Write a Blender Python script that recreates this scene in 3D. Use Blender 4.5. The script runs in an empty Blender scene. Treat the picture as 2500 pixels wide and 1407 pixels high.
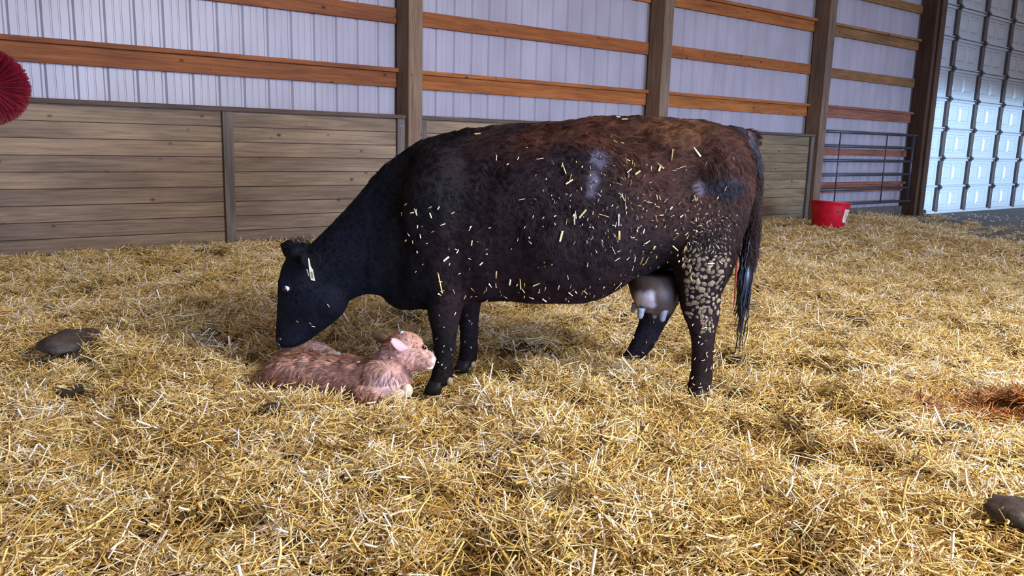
import bpy, bmesh, math, random
import numpy as np
from mathutils import Vector, Matrix
from mathutils.bvhtree import BVHTree
from mathutils.kdtree import KDTree

random.seed(7)
RNG = np.random.default_rng(7)
scene = bpy.context.scene
COL = scene.collection

# ------------------------------------------------------------------ camera
F = 1966.0
CX, CY = 1250.0, 703.5
def unit(v):
    v = np.array(v, float); return v / np.linalg.norm(v)
_w = unit([2600, -288, F])                       # along the long wall, in camera axes (x right, y down, z forward)
_g = unit([-290, 10800, F]); _g = unit(_g - (_g @ _w) * _w)
_n = unit(np.cross(_w, _g))
M3 = np.array([_w, _n, -_g]).T                   # world -> camera axes
CAM = np.array([0.0, 0.0, 1.139])
def proj(p):
    c = M3 @ (np.array(p, float) - CAM)
    return CX + F * c[0] / c[2], CY + F * c[1] / c[2]
def ray(x, y):
    return M3.T @ np.array([(x - CX) / F, (y - CY) / F, 1.0])
FH = unit([M3[2][0], M3[2][1], 0])               # horizontal view direction
RH = np.array([FH[1], -FH[0], 0.0])              # horizontal right
UP = np.array([0, 0, 1.0])
def W(x, y, d):                                  # pixel -> world point on the vertical plane at horizontal distance d
    r = ray(x, y); return CAM + r * (d / (r @ FH))
def onz(x, y, z):
    r = ray(x, y); return CAM + r * ((z - CAM[2]) / r[2])

cam_data = bpy.data.cameras.new('camera')
cam_data.sensor_width = 36.0
cam_data.lens = F / 2500.0 * 36.0
cam_data.clip_start = 0.05; cam_data.clip_end = 200
cam = bpy.data.objects.new('camera', cam_data); COL.objects.link(cam)
R = Matrix(((M3[0][0], -M3[1][0], -M3[2][0]),
            (M3[0][1], -M3[1][1], -M3[2][1]),
            (M3[0][2], -M3[1][2], -M3[2][2])))
cam.matrix_world = Matrix.Translation(Vector(CAM)) @ R.to_4x4()
scene.camera = cam

# ------------------------------------------------------------------ light and exposure
scene.view_settings.view_transform = 'Standard'
scene.view_settings.look = 'None'
scene.view_settings.gamma = 1.0
scene.view_settings.use_curve_mapping = False
scene.view_settings.exposure = 0.0

world = bpy.data.worlds.new('world'); scene.world = world
world.use_nodes = True
bg = world.node_tree.nodes['Background']
bg.inputs[0].default_value = (1.0, 0.88, 0.93, 1)
bg.inputs[1].default_value = 0.36

def area(name, loc, target, sx, sy, power, color, spread=180):
    l = bpy.data.lights.new(name, 'AREA'); l.shape = 'RECTANGLE'; l.size = sx; l.size_y = sy
    l.energy = power; l.color = color; l.spread = math.radians(spread)
    o = bpy.data.objects.new(name, l); COL.objects.link(o)
    o.location = loc
    o.rotation_euler = (Vector(target) - Vector(loc)).to_track_quat('-Z', 'Y').to_euler()
    return o
area('overhead_key_light', (3.6, -1.7, 3.3), (2.3, 1.7, 0.0), 1.9, 1.1, 500, (1.0, 0.975, 0.93))  # key light added overhead behind the camera, close in to brighten near straw
area('daylight_low_doorway', (20.9, -7.0, 1.15), (20.9, 7.3, 1.08), 11.5, 2.30, 190, (0.45, 0.68, 1.0), 3)
area('daylight_side_doorway', (7.5, -6.0, 1.0), (8.0, 7.3, 1.0), 17.0, 1.9, 340, (0.44, 0.60, 1.0), 45)

# ------------------------------------------------------------------ noise helpers
def _hash(ix, iy, iz):
    h = (ix * 374761393 + iy * 668265263 + iz * 2147483647 + 1013904223) & 0xffffffff
    h = ((h ^ (h >> 13)) * 1274126177) & 0xffffffff
    return ((h ^ (h >> 16)) & 0xffff) / 65535.0
def vnoise(P, scale, seed=0):
    P = np.atleast_2d(P) * scale + seed * 17.31 + 1000
    i = np.floor(P).astype(np.int64); f = P - i; f = f * f * (3 - 2 * f)
    r = 0
    for dx in (0, 1):
        for dy in (0, 1):
            for dz in (0, 1):
                w = (f[:, 0] if dx else 1 - f[:, 0]) * (f[:, 1] if dy else 1 - f[:, 1]) * (f[:, 2] if dz else 1 - f[:, 2])
                r = r + w * _hash(i[:, 0] + dx, i[:, 1] + dy, i[:, 2] + dz)
    return r
def sstep(a, b, x):
    t = np.clip((x - a) / (b - a), 0, 1); return t * t * (3 - 2 * t)

# ------------------------------------------------------------------ materials
def mat(name, color=(0.5, 0.5, 0.5), rough=0.6, metal=0.0, spec=0.5):
    m = bpy.data.materials.new(name); m.use_nodes = True
    b = m.node_tree.nodes['Principled BSDF']
    b.inputs['Base Color'].default_value = (*color, 1)
    b.inputs['Roughness'].default_value = rough
    b.inputs['Metallic'].default_value = metal
    b.inputs['Specular IOR Level'].default_value = spec
    return m
class NT:
    def __init__(s, m):
        s.m = m; s.t = m.node_tree; s.b = s.t.nodes['Principled BSDF']
    def n(s, typ, **kw):
        nd = s.t.nodes.new(typ)
        for k, v in kw.items():
            if k.startswith('i_'):
                nd.inputs[k[2:].replace('_', ' ')].default_value = v
            else:
                setattr(nd, k, v)
        return nd
    def l(s, a, b): s.t.links.new(a, b)
    def pos(s, scale=(1, 1, 1), rand=0.0, kind='Position'):
        g = s.n('ShaderNodeNewGeometry')
        mp = s.n('ShaderNodeMapping'); mp.inputs['Scale'].default_value = scale
        s.l(g.outputs['Position'], mp.inputs['Vector'])
        if rand:
            oi = s.n('ShaderNodeObjectInfo')
            ml = s.n('ShaderNodeMath', operation='MULTIPLY'); ml.inputs[1].default_value = rand
            s.l(oi.outputs['Random'], ml.inputs[0])
            s.l(ml.outputs[0], mp.inputs['Location'])
        return mp.outputs['Vector']
    def noise(s, vec, scale, detail=4, rough=0.55, dist=0.0):
        nd = s.n('ShaderNodeTexNoise'); nd.inputs['Scale'].default_value = scale
        nd.inputs['Detail'].default_value = detail; nd.inputs['Roughness'].default_value = rough
        nd.inputs['Distortion'].default_value = dist
        s.l(vec, nd.inputs['Vector']); return nd.outputs['Fac']
    def ramp(s, fac, stops):
        nd = s.n('ShaderNodeValToRGB'); e = nd.color_ramp.elements
        while len(e) < len(stops): e.new(0.5)
        for k, (p, c) in enumerate(stops):
            e[k].position = p; e[k].color = (*c, 1) if len(c) == 3 else c
        s.l(fac, nd.inputs[0]); return nd.outputs[0]
    def mix(s, fac, a, b, mode='MIX'):
        nd = s.n('ShaderNodeMix', data_type='RGBA', blend_type=mode)
        for sock, v in ((nd.inputs[0], fac), (nd.inputs[6], a), (nd.inputs[7], b)):
            if isinstance(v, (int, float)): sock.default_value = v
            elif isinstance(v, tuple): sock.default_value = (*v, 1)
            else: s.l(v, sock)
        return nd.outputs[2]
    def bump(s, h, strength=0.3, dist=0.01):
        nd = s.n('ShaderNodeBump'); nd.inputs['Strength'].default_value = strength
        nd.inputs['Distance'].default_value = dist
        s.l(h, nd.inputs['Height']); s.l(nd.outputs[0], s.b.inputs['Normal'])
    def col(s, c): s.l(c, s.b.inputs['Base Color'])

def wood(name, dark, mid, light, tint_a, tint_b, axis='x', knots=True, rough=0.75):
    m = mat(name, mid, rough, spec=0.25); t = NT(m)
    st = {'x': (0.9, 14, 14), 'z': (14, 14, 0.9)}[axis]
    v = t.pos(st, 37.0)
    n1 = t.noise(v, 1.6, 6, 0.62, 0.9)
    c = t.ramp(n1, [(0.25, dark), (0.5, mid), (0.75, light)])
    oi = t.n('ShaderNodeObjectInfo')
    tint = t.ramp(oi.outputs['Random'], [(0.0, tint_a), (1.0, tint_b)])
    c = t.mix(1.0, c, tint, 'MULTIPLY')
    v2 = t.pos({'x': (0.8, 2, 2), 'z': (2, 2, .8)}[axis], 11.0)
    n2 = t.noise(v2, 1.3, 3)
    c = t.mix(1.0, c, t.ramp(n2, [(0.3, (0.72, 0.70, 0.70)), (0.7, (1.15, 1.12, 1.05))]), 'MULTIPLY')
    if knots:
        kv = t.pos({'x': (5.0, 0.3, 7.5), 'z': (7.5, 0.3, 5.0)}[axis], 53.0)
        vo = t.n('ShaderNodeTexVoronoi'); vo.inputs['Scale'].default_value = 1.0
        t.l(kv, vo.inputs['Vector'])
        k = t.ramp(vo.outputs['Distance'], [(0.045, (0.20, 0.14, 0.11)), (0.085, (0.55, 0.48, 0.43)), (0.15, (1, 1, 1))])
        sp = t.n('ShaderNodeSeparateColor'); t.l(vo.outputs['Color'], sp.inputs[0])
        k = t.mix(t.ramp(sp.outputs[0], [(0.30, (0, 0, 0)), (0.40, (1, 1, 1))]), (1.0, 1.0, 1.0), k)
        c = t.mix(1.0, c, k, 'MULTIPLY')
    fine = t.noise(t.pos({'x': (2.5, 90, 90), 'z': (90, 90, 2.5)}[axis], 19.0), 1.0, 4, 0.7)
    c = t.mix(1.0, c, t.ramp(fine, [(0.34, (0.72, 0.70, 0.68)), (0.55, (1.05, 1.05, 1.05))]), 'MULTIPLY')
    t.col(c)
    t.bump(n1, 0.25, 0.004)
    return m
M = {}
M['plank'] = wood('weathered_plank_wood', (0.155, 0.110, 0.082), (0.255, 0.185, 0.130), (0.35, 0.26, 0.175), (0.70, 0.68, 0.68), (1.16, 1.12, 0.98))
M['plank_olive'] = wood('olive_plank_wood', (0.13, 0.098, 0.060), (0.21, 0.158, 0.095), (0.28, 0.215, 0.13), (0.85, 0.88, 0.85), (1.1, 1.05, 0.95))
M['cap'] = wood('dark_cap_wood', (0.055, 0.036, 0.028), (0.09, 0.062, 0.048), (0.14, 0.098, 0.075), (0.9, 0.9, 0.95), (1.1, 1.05, 1.0), knots=False)
M['trim'] = wood('grey_trim_wood', (0.075, 0.062, 0.052), (0.135, 0.112, 0.092), (0.20, 0.17, 0.14), (0.9, 0.9, 0.95), (1.1, 1.05, 1.0), 'z')
M['post'] = wood('treated_post_wood', (0.11, 0.070, 0.044), (0.175, 0.115, 0.074), (0.23, 0.155, 0.10), (0.95, 0.95, 1.0), (1.05, 1.0, 0.95), 'z')
M['post_dark'] = wood('dark_jamb_wood', (0.045, 0.025, 0.016), (0.080, 0.045, 0.028), (0.115, 0.068, 0.042), (0.95, 0.95, 1.0), (1.05, 1.0, 0.95), 'z', knots=False)
M['girt'] = wood('orange_girt_wood', (0.19, 0.055, 0.016), (0.32, 0.105, 0.026), (0.42, 0.155, 0.040), (0.72, 0.68, 0.72), (1.1, 1.1, 1.0))
M['girt_left_dim'] = wood('dimmed_orange_girt_wood', (0.14, 0.042, 0.016), (0.225, 0.075, 0.024), (0.29, 0.11, 0.036), (0.85, 0.80, 0.85), (1.1, 1.1, 1.0))  # same orange girt wood, dimness of the left bays put into its colour
M['girt_tan'] = wood('tan_girt_wood', (0.14, 0.068, 0.026), (0.23, 0.115, 0.045), (0.30, 0.16, 0.065), (0.9, 0.85, 0.85), (1.1, 1.1, 1.0))
M['girt_red'] = wood('reddish_girt_wood', (0.15, 0.055, 0.035), (0.24, 0.095, 0.062), (0.31, 0.14, 0.09), (0.9, 0.85, 0.85), (1.1, 1.1, 1.0))

M['steel'] = mat('white_wall_steel', (0.58, 0.565, 0.63), 0.42, spec=0.5)
t = NT(M['steel']); n1 = t.noise(t.pos((1.2, 1, 0.5)), 2.0, 4)
t.col(t.ramp(n1, [(0.3, (0.285, 0.25, 0.275)), (0.7, (0.365, 0.325, 0.355))]))
M['door_skin'] = mat('door_white_steel', (0.40, 0.43, 0.44), 0.38)
M['galv'] = mat('galvanised_steel', (0.46, 0.48, 0.50), 0.38, 0.25)
M['stile'] = mat('shaded_stile_steel', (0.085, 0.068, 0.068), 0.5, 0.35)  # unlit side and dark reflections of the steel put into the base colour
M['hinge'] = mat('dark_hinge_steel', (0.05, 0.055, 0.065), 0.45, 0.7)
M['gate'] = mat('dark_gate_tube_paint', (0.055, 0.06, 0.075), 0.4, 0.3)
M['bolt'] = mat('zinc_bolt', (0.75, 0.75, 0.78), 0.3, 0.9)
M['concrete'] = mat('dusty_concrete', (0.2, 0.2, 0.2), 0.85)
t = NT(M['concrete']); n1 = t.noise(t.pos(), 1.2, 8, 0.7); n2 = t.noise(t.pos(), 14, 5, 0.7)
c = t.ramp(n1, [(0.3, (0.095, 0.098, 0.10)), (0.55, (0.17, 0.165, 0.155)), (0.75, (0.23, 0.21, 0.18))])
t.col(t.mix(0.6, c, t.ramp(n2, [(0.35, (0.45, 0.42, 0.4)), (0.6, (1.1, 1.1, 1.1))]), 'MULTIPLY')); t.bump(n2, 0.3, 0.01)
M['bucket'] = mat('red_bucket_plastic', (0.50, 0.003, 0.016), 0.38)
t = NT(M['bucket']); n1 = t.noise(t.pos(), 9, 5, 0.7)
t.col(t.ramp(n1, [(0.3, (0.36, 0.003, 0.012)), (0.6, (0.55, 0.004, 0.020)), (0.85, (0.50, 0.03, 0.03))]))
M['label'] = mat('paper_label', (0.62, 0.58, 0.55), 0.6)
t = NT(M['label']); n1 = t.noise(t.pos(), 11, 3, 0.7)
t.col(t.ramp(n1, [(0.42, (0.66, 0.62, 0.62)), (0.6, (0.50, 0.33, 0.20))]))
M['smudge'] = mat('dried_mud', (0.07, 0.04, 0.03), 0.9)
M['bristle'] = mat('red_nylon_bristle', (0.24, 0.004, 0.012), 0.45)
t = NT(M['bristle']); at = t.n('ShaderNodeAttribute', attribute_name='tone')
t.col(t.ramp(at.outputs['Fac'], [(0.0, (0.06, 0.001, 0.008)), (1.0, (0.27, 0.006, 0.016))]))
M['dung'] = mat('dark_dung', (0.035, 0.024, 0.018), 0.5, spec=.3)
t = NT(M['dung']); n1 = t.noise(t.pos(), 40, 5, 0.7)
t.col(t.ramp(n1, [(0.3, (0.02, 0.014, 0.012)), (0.7, (0.065, 0.045, 0.034))])); t.bump(n1, 0.6, 0.01)
M['clod'] = mat('dried_dung_clod', (0.24, 0.18, 0.115), 0.95)
t = NT(M['clod']); n1 = t.noise(t.pos((1, 1, 1), 20.0), 45, 5, 0.7)
oi = t.n('ShaderNodeObjectInfo')
t.col(t.mix(1.0, t.ramp(n1, [(0.3, (0.15, 0.11, 0.068)), (0.7, (0.33, 0.26, 0.17))]), t.ramp(oi.outputs['Random'], [(0, (.5, .48, .46)), (1, (1.1, 1.1, 1.1))]), 'MULTIPLY')); t.bump(n1, 0.5, 0.006)
M['hoof'] = mat('dark_hoof', (0.010, 0.009, 0.012), 0.55, spec=.2)
M['hoof_cream'] = mat('cream_hoof', (0.62, 0.50, 0.38), 0.5)
M['dewclaw'] = mat('tan_dewclaw', (0.33, 0.26, 0.18), 0.7)
M['udder'] = mat('udder_skin', (0.11, 0.075, 0.07), 0.6)
t = NT(M['udder']); at = t.n('ShaderNodeAttribute', attribute_name='coat')
n1 = t.noise(t.pos(), 60, 4)
t.col(t.mix(0.5, at.outputs['Color'], t.ramp(n1, [(0.3, (0.7, 0.7, 0.7)), (0.7, (1.3, 1.3, 1.3))]), 'MULTIPLY'))
M['teat'] = mat('blue_grey_teat', (0.20, 0.22, 0.27), 0.5)
M['eye'] = mat('black_eye', (0.008, 0.006, 0.006), 0.08)
M['eye_white'] = mat('white_of_eye', (0.55, 0.50, 0.54), 0.35)
M['tag'] = mat('cream_ear_tag', (0.62, 0.57, 0.40), 0.45)
M['red_strand'] = mat('red_membrane', (0.20, 0.012, 0.01), 0.3)
M['tag_mark'] = mat('grey_tag_print', (0.18, 0.17, 0.15), 0.5)
M['pink'] = mat('pink_ear_skin', (0.56, 0.35, 0.35), 0.6)
M['nose'] = mat('pale_pink_nose', (0.72, 0.48, 0.47), 0.35)
M['cow_nose'] = mat('wet_black_nose', (0.018, 0.022, 0.035), 0.3)

def coat_mat(name, rough, spec, nscale, lo=0.6, hi=1.4):
    m = mat(name, (0.02, 0.02, 0.02), rough, spec=spec); t = NT(m)
    at = t.n('ShaderNodeAttribute', attribute_name='coat')
    n1 = t.noise(t.pos(), nscale, 5, 0.65)
    t.col(t.mix(1.0, at.outputs['Color'], t.ramp(n1, [(0.3, (lo,) * 3), (0.7, (hi,) * 3)]), 'MULTIPLY'))
    return m
M['cow_skin'] = coat_mat('black_brown_cow_hide', 0.7, 0.12, 35)
t = NT(M['cow_skin']); t.bump(t.noise(t.pos(), 55, 5, 0.7), 0.5, 0.012)
M['cow_hair'] = coat_mat('black_brown_cow_hair', 0.55, 0.10, 12)
M['calf_skin'] = coat_mat('tan_calf_hide', 0.6, 0.35, 40, 0.75, 1.25)
t = NT(M['calf_skin']); t.bump(t.noise(t.pos(), 60, 5, 0.7), 0.5, 0.010)
M['calf_hair'] = coat_mat('wet_tan_calf_hair', 0.38, 0.5, 25, 0.7, 1.35)

STRAW_RAMP = [(0.0, (0.10, 0.046, 0.010)), (0.22, (0.34, 0.185, 0.040)), (0.45, (0.62, 0.40, 0.090)),
              (0.66, (0.86, 0.65, 0.21)), (0.82, (0.92, 0.80, 0.50)), (1.0, (0.94, 0.90, 0.80))]
M['straw'] = mat('golden_straw', (0.6, 0.42, 0.15), 0.42, spec=0.5)
t = NT(M['straw'])
at = t.n('ShaderNodeAttribute', attribute_name='tone')
pn = t.noise(t.pos(), 2.2, 4, 0.65)
ad = t.n('ShaderNodeMath', operation='MULTIPLY_ADD'); ad.inputs[1].default_value = 0.75; ad.inputs[2].default_value = -0.36
t.l(pn, ad.inputs[0])
sm = t.n('ShaderNodeMath', operation='ADD', use_clamp=True); t.l(ad.outputs[0], sm.inputs[0]); t.l(at.outputs['Fac'], sm.inputs[1])
c = t.ramp(sm.outputs[0], STRAW_RAMP)
hv = t.noise(t.pos(), 26, 3, 0.7)
c = t.mix(1.0, c, t.ramp(hv, [(0.30, (0.86, 0.80, 0.72)), (0.45, (1.0, 1.0, 1.0)), (0.58, (1.0, 0.95, 1.15)), (0.72, (0.80, 0.88, 0.80))]), 'MULTIPLY')
# tinted straw patches: rusty wet stains, darker spots, a painted cow shadow
def stain_shade(t, c, centre, rad, colour, amount):
    g = t.n('ShaderNodeNewGeometry')
    vm = t.n('ShaderNodeVectorMath', operation='DISTANCE'); t.l(g.outputs['Position'], vm.inputs[0]); vm.inputs[1].default_value = tuple(centre)
    nz = t.noise(t.pos(), 9, 3)
    a = t.n('ShaderNodeMath', operation='MULTIPLY_ADD'); t.l(nz, a.inputs[0]); a.inputs[1].default_value = rad * 1.1; t.l(vm.outputs['Value'], a.inputs[2])
    f = t.ramp(a.outputs[0], [(rad * 0.9, (amount,) * 3), (rad * 1.7, (0, 0, 0))])
    return t.mix(f, c, colour, 'MULTIPLY')
for px, py, rr, cc, am in ((2240, 1000, 0.16, (0.42, 0.18, 0.10), 0.95), (2440, 1000, 0.26, (0.55, 0.26, 0.14), 0.95),
                           (2000, 975, 0.16, (0.55, 0.52, 0.45), 0.6), (1980, 1330, 0.10, (0.4, 0.36, 0.32), 0.7),  # first patch here is the cow's soft shadow painted into the straw
                           (1380, 1235, 0.09, (0.42, 0.38, 0.32), 0.7), (2160, 1150, 0.13, (0.55, 0.48, 0.35), 0.7)):
    c = stain_shade(t, c, onz(px, py, 0.1), rr, cc, am)
t.col(c)
M['straw_bed'] = mat('matted_straw', (0.2, 0.12, 0.04), 0.9)  # bed kept dark so gaps between the straws look shaded
t = NT(M['straw_bed']); n1 = t.noise(t.pos((1, 1, 1)), 60, 6, 0.7)
t.col(t.ramp(n1, [(0.3, (0.06, 0.032, 0.010)), (0.55, (0.17, 0.10, 0.03)), (0.8, (0.32, 0.21, 0.07))])); t.bump(n1, 1.0, 0.02)
M['pale_straw'] = mat('pale_straw_bits', (0.72, 0.62, 0.36), 0.5)
t = NT(M['pale_straw']); at = t.n('ShaderNodeAttribute', attribute_name='tone')
t.col(t.ramp(at.outputs['Fac'], [(0.0, (0.50, 0.34, 0.08)), (0.5, (0.72, 0.60, 0.30)), (1.0, (0.86, 0.83, 0.76))]))
M['wood_chip'] = mat('pale_grit', (0.7, 0.7, 0.68), 0.7)
M['red_pellet'] = mat('red_scrap', (0.62, 0.05, 0.02), 0.6)

# ------------------------------------------------------------------ object helpers
def wloc(o):
    v = Vector((0, 0, 0))
    while o is not None:
        v += o.location; o = o.parent
    return v
def tag(o, label=None, cat=None, group=None, kind=None):
    if label: o['label'] = label
    if cat: o['category'] = cat
    if group: o['group'] = group
    if kind: o['kind'] = kind
    return o
def empty(name, loc, label=None, cat=None, group=None, kind=None):
    o = bpy.data.objects.new(name, None); COL.objects.link(o); o.location = Vector(loc)
    o.empty_display_size = 0.1
    return tag(o, label, cat, group, kind)
def link(name, me, m, parent=None, at=(0, 0, 0), smooth=False):
    """me's vertices are given relative to the world point at"""
    o = bpy.data.objects.new(name, me); COL.objects.link(o)
    if m is not None and len(me.materials) == 0: me.materials.append(m)
    if parent is not None:
        o.parent = parent; o.location = Vector(at) - wloc(parent)
    else:
        o.location = Vector(at)
    if smooth: me.polygons.foreach_set('use_smooth', [True] * len(me.polygons))
    return o
def pymesh(name, V, Fc):
    me = bpy.data.meshes.new(name); me.from_pydata([tuple(v) for v in V], [], Fc); me.update(); return me
def box_mesh(name, sx, sy, sz, bev=0.003):
    """box from the origin corner, chamfered"""
    bm = bmesh.new(); bmesh.ops.create_cube(bm, size=1.0)
    for v in bm.verts:
        v.co = Vector(((v.co.x + .5) * sx, (v.co.y + .5) * sy, (v.co.z + .5) * sz))
    if bev: bmesh.ops.bevel(bm, geom=bm.edges[:], offset=min(bev, sx * .3, sy * .3, sz * .3), segments=1, affect='EDGES')
    me = bpy.data.meshes.new(name); bm.to_mesh(me); bm.free(); return me
def box(name, x0, x1, y0, y1, z0, z1, m, parent=None, bev=0.003):
    return link(name, box_mesh(name, x1 - x0, y1 - y0, z1 - z0, bev), m, parent, (x0, y0, z0))
def tube_geo(pts, radii, seg=8, V=None, Fc=None, cap=True):
    V = [] if V is None else V; Fc = [] if Fc is None else Fc
    pts = [np.array(p, float) for p in pts]; base = len(V); n = len(pts)
    if not hasattr(radii, '__len__'): radii = [radii] * n
    prev = None
    for i, p in enumerate(pts):
        tg = unit(pts[min(i + 1, n - 1)] - pts[max(i - 1, 0)])
        if prev is None:
            a = np.cross(tg, [0, 0, 1]) if abs(tg[2]) < .9 else np.cross(tg, [1, 0, 0])
        else:
            a = prev - tg * (prev @ tg)
        a = unit(a); prev = a; b = np.cross(tg, a)
        for k in range(seg):
            th = 2 * math.pi * k / seg
            V.append(p + radii[i] * (math.cos(th) * a + math.sin(th) * b))
    for i in range(n - 1):
        for k in range(seg):
            k2 = (k + 1) % seg
            Fc.append((base + i * seg + k, base + i * seg + k2, base + (i + 1) * seg + k2, base + (i + 1) * seg + k))
    if cap:
        Fc.append(tuple(base + k for k in range(seg))[::-1]); Fc.append(tuple(base + (n - 1) * seg + k for k in range(seg)))
    return V, Fc
def tube(name, pts, radii, m, parent=None, seg=8):
    c = np.array(pts[0], float)
    V, Fc = tube_geo([np.array(p) - c for p in pts], radii, seg)
    return link(name, pymesh(name, V, Fc), m, parent, c, True)
def point_colors(me, cols, name='coat'):
    a = me.attributes.new(name, 'FLOAT_COLOR', 'POINT')
    d = np.ones((len(cols), 4), np.float32); d[:, :3] = cols
    a.data.foreach_set('color', d.ravel())

# ------------------------------------------------------------------ SETTING: floor and back wall
fl = link('floor', box_mesh('floor', 32, 22, 0.15, 0), M['concrete'], None, (-6, -8, -0.15)); tag(fl, kind='structure')

Y_POST, Y_PLANK, Y_TRIM, Y_BACK, Y_SHEET = 7.24, 7.338, 7.30, 7.48, 7.535
wall = empty('wall_back', (0.0, 7.5, 0.0), kind='structure')

# ribbed steel sheet, as sheets 0.914 m wide, each its own piece
def sheet_profile():
    p = [(0.0, 0.0)]
    for r in range(4):
        b = r * 0.2286
        p += [(b + 0.008, 0.0), (b + 0.022, 0.019), (b + 0.040, 0.019), (b + 0.056, 0.0)]
        for q in (0.105, 0.165):
            p += [(b + q, 0.0), (b + q + 0.004, 0.0035), (b + q + 0.012, 0.0035), (b + q + 0.016, 0.0)]
    p.append((0.9144, 0.0)); return p
def sheet_mesh(z1):
    p = sheet_profile(); V = []; Fc = []
    for (x, d) in p:
        V += [(x, d, 0), (x, d, z1), (x, d + 0.0015, 0), (x, d + 0.0015, z1)]
    for i in range(len(p) - 1):
        a = 4 * i; b = 4 * (i + 1)
        Fc += [(a, b, b + 1, a + 1), (a + 2, a + 3, b + 3, b + 2), (a, a + 2, b + 2, b), (a + 1, b + 1, b + 3, a + 3)]
    return pymesh('steel_sheet', V, Fc)
sm_ = sheet_mesh(5.2)
X0W, X1W = 14.952 - 20 * 0.9144, 14.93
k = 0; x = X0W
while x < X1W:
    if x + 0.9144 > X1W + 0.35: break
    link('steel_sheet', sm_, M['steel'], wall, (x, Y_SHEET, 0.03)); x += 0.9144
# posts
POSTS = [(-3.13, -2.97), (0.37, 0.535), (4.206, 4.368), (7.885, 8.055), (11.53, 11.715)]
for a, b in POSTS:
    box('post', a, b, Y_POST, Y_BACK, -0.02, 5.4, M['post'], wall, 0.004)
box('post', 14.80, 15.00, Y_POST - 0.01, Y_BACK, -0.02, 5.4, M['post_dark'], wall, 0.004)
box('jamb_board', 14.90, 15.07, Y_POST - 0.052, Y_POST - 0.012, 0.0, 5.4, M['post_dark'], wall)
# girts between posts
bays = [(-2.97, 0.37), (0.535, 4.206), (4.368, 7.885), (8.055, 11.53), (11.715, 14.80)]
rows = [(1.655, 1.805, True), (2.290, 2.440, False), (2.925, 3.075, True), (3.56, 3.70, False), (4.18, 4.32, True)]
for bi, (a, b) in enumerate(bays):
    rr = list(rows)
    if bi == 4: rr += [(1.06, 1.17, False), (0.44, 0.57, True)]
    for (z0, z1, cap) in rr:
        gm = M['girt'] if bi > 1 else M['girt_left_dim']
        if bi == 4: gm = M['girt_tan'] if z0 > 2 else M['girt_red']
        dz = random.uniform(-.006, .006)
        box('girt', a, b, Y_BACK + 0.004, Y_SHEET - 0.002, z0 + dz, z1 + dz, gm, wall)
        if cap:
            box('girt_ledge', a + 0.0, b - 0.0, Y_BACK - 0.045, Y_SHEET - 0.001, z1 + dz, z1 + dz + 0.040, gm, wall)
# metal hanger at the left end of one girt in the gate bay
box('joist_hanger', 11.716, 11.78, Y_BACK - 0.02, Y_BACK + 0.0035, 1.64, 1.80, M['galv'], wall, 0.002)
# plank lining
PH = 0.1328
for bi, (a, b) in enumerate(bays[:4]):
    pm = M['plank_olive'] if bi == 3 else M['plank']
    for r in range(10):
        z0 = 0.008 + r * PH
        j = random.uniform(0, 0.003)
        box('plank', a + 0.002, b - 0.002, Y_PLANK + j, Y_PLANK + 0.036, z0, z0 + PH - 0.004, pm, wall, 0.0035)
    box('cap_board', a, b, Y_TRIM - 0.012, Y_PLANK + 0.06, 1.337, 1.375, M['cap'], wall)
    box('trim_board', a + 0.002, a + 0.09, Y_TRIM, Y_PLANK - 0.001, 0.0, 1.335, M['trim'], wall)
    box('trim_board', b - 0.09, b - 0.002, Y_TRIM, Y_PLANK - 0.001, 0.0, 1.335, M['trim'], wall)
    mx = 2.41 if bi == 1 else (a + b) / 2
    box('trim_board', mx - 0.045, mx + 0.045, Y_TRIM, Y_PLANK - 0.001, 0.0, 1.335, M['trim'], wall)
# screw heads on the trim by the first post
for zz, xx in ((1.262, 4.15), (1.262, 4.178)):
    tube('screw', [(xx, Y_TRIM - 0.004, zz), (xx, Y_TRIM + 0.002, zz)], 0.0065, M['bolt'], wall, 8)
box('skirt_board', 11.72, 14.80, Y_BACK - 0.02, Y_BACK + 0.02, 0.0, 0.16, M['trim'], wall)

# wall beyond: header over the door
box('header_board', 15.0, 26.0, Y_POST + 0.10, Y_POST + 0.14, 4.95, 5.4, M['post_dark'], wall)

# tube gate leaning in the open bay ------------------------------------------------
gate = empty('tube_gate', (12.9, 7.30, 0.0), 'dark steel tube gate hung across the bay behind the red bucket', 'gate')
GX0, GX1, GY = 11.36, 14.62, 7.30
gz = [0.262, 0.505, 0.742, 0.972, 1.205, 1.432]
for z in gz:
    tube('gate_rail', [(GX0 + .4, GY, z), (GX1, GY, z + 0.004)], 0.024, M['gate'], gate, 12)
tube('gate_upright', [(GX1 + .005, GY, gz[0] - .02), (GX1 + .005, GY, gz[-1] + .02)], 0.022, M['gate'], gate, 12)
tube('gate_upright', [(GX0 + .395, GY, gz[0] - .02), (GX0 + .395, GY, gz[-1] + .02)], 0.022, M['gate'], gate, 12)
for gx in (12.20, 13.66):
    tube('gate_stay', [(gx, GY - 0.024, gz[0]), (gx, GY - 0.024, gz[-1])], 0.011, M['gate'], gate, 8)
for zz in (gz[0], gz[-1]):
    tube('gate_hinge', [(GX1 + .02, GY, zz), (14.82, GY, zz)], 0.012, M['gate'], gate, 8)

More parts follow.
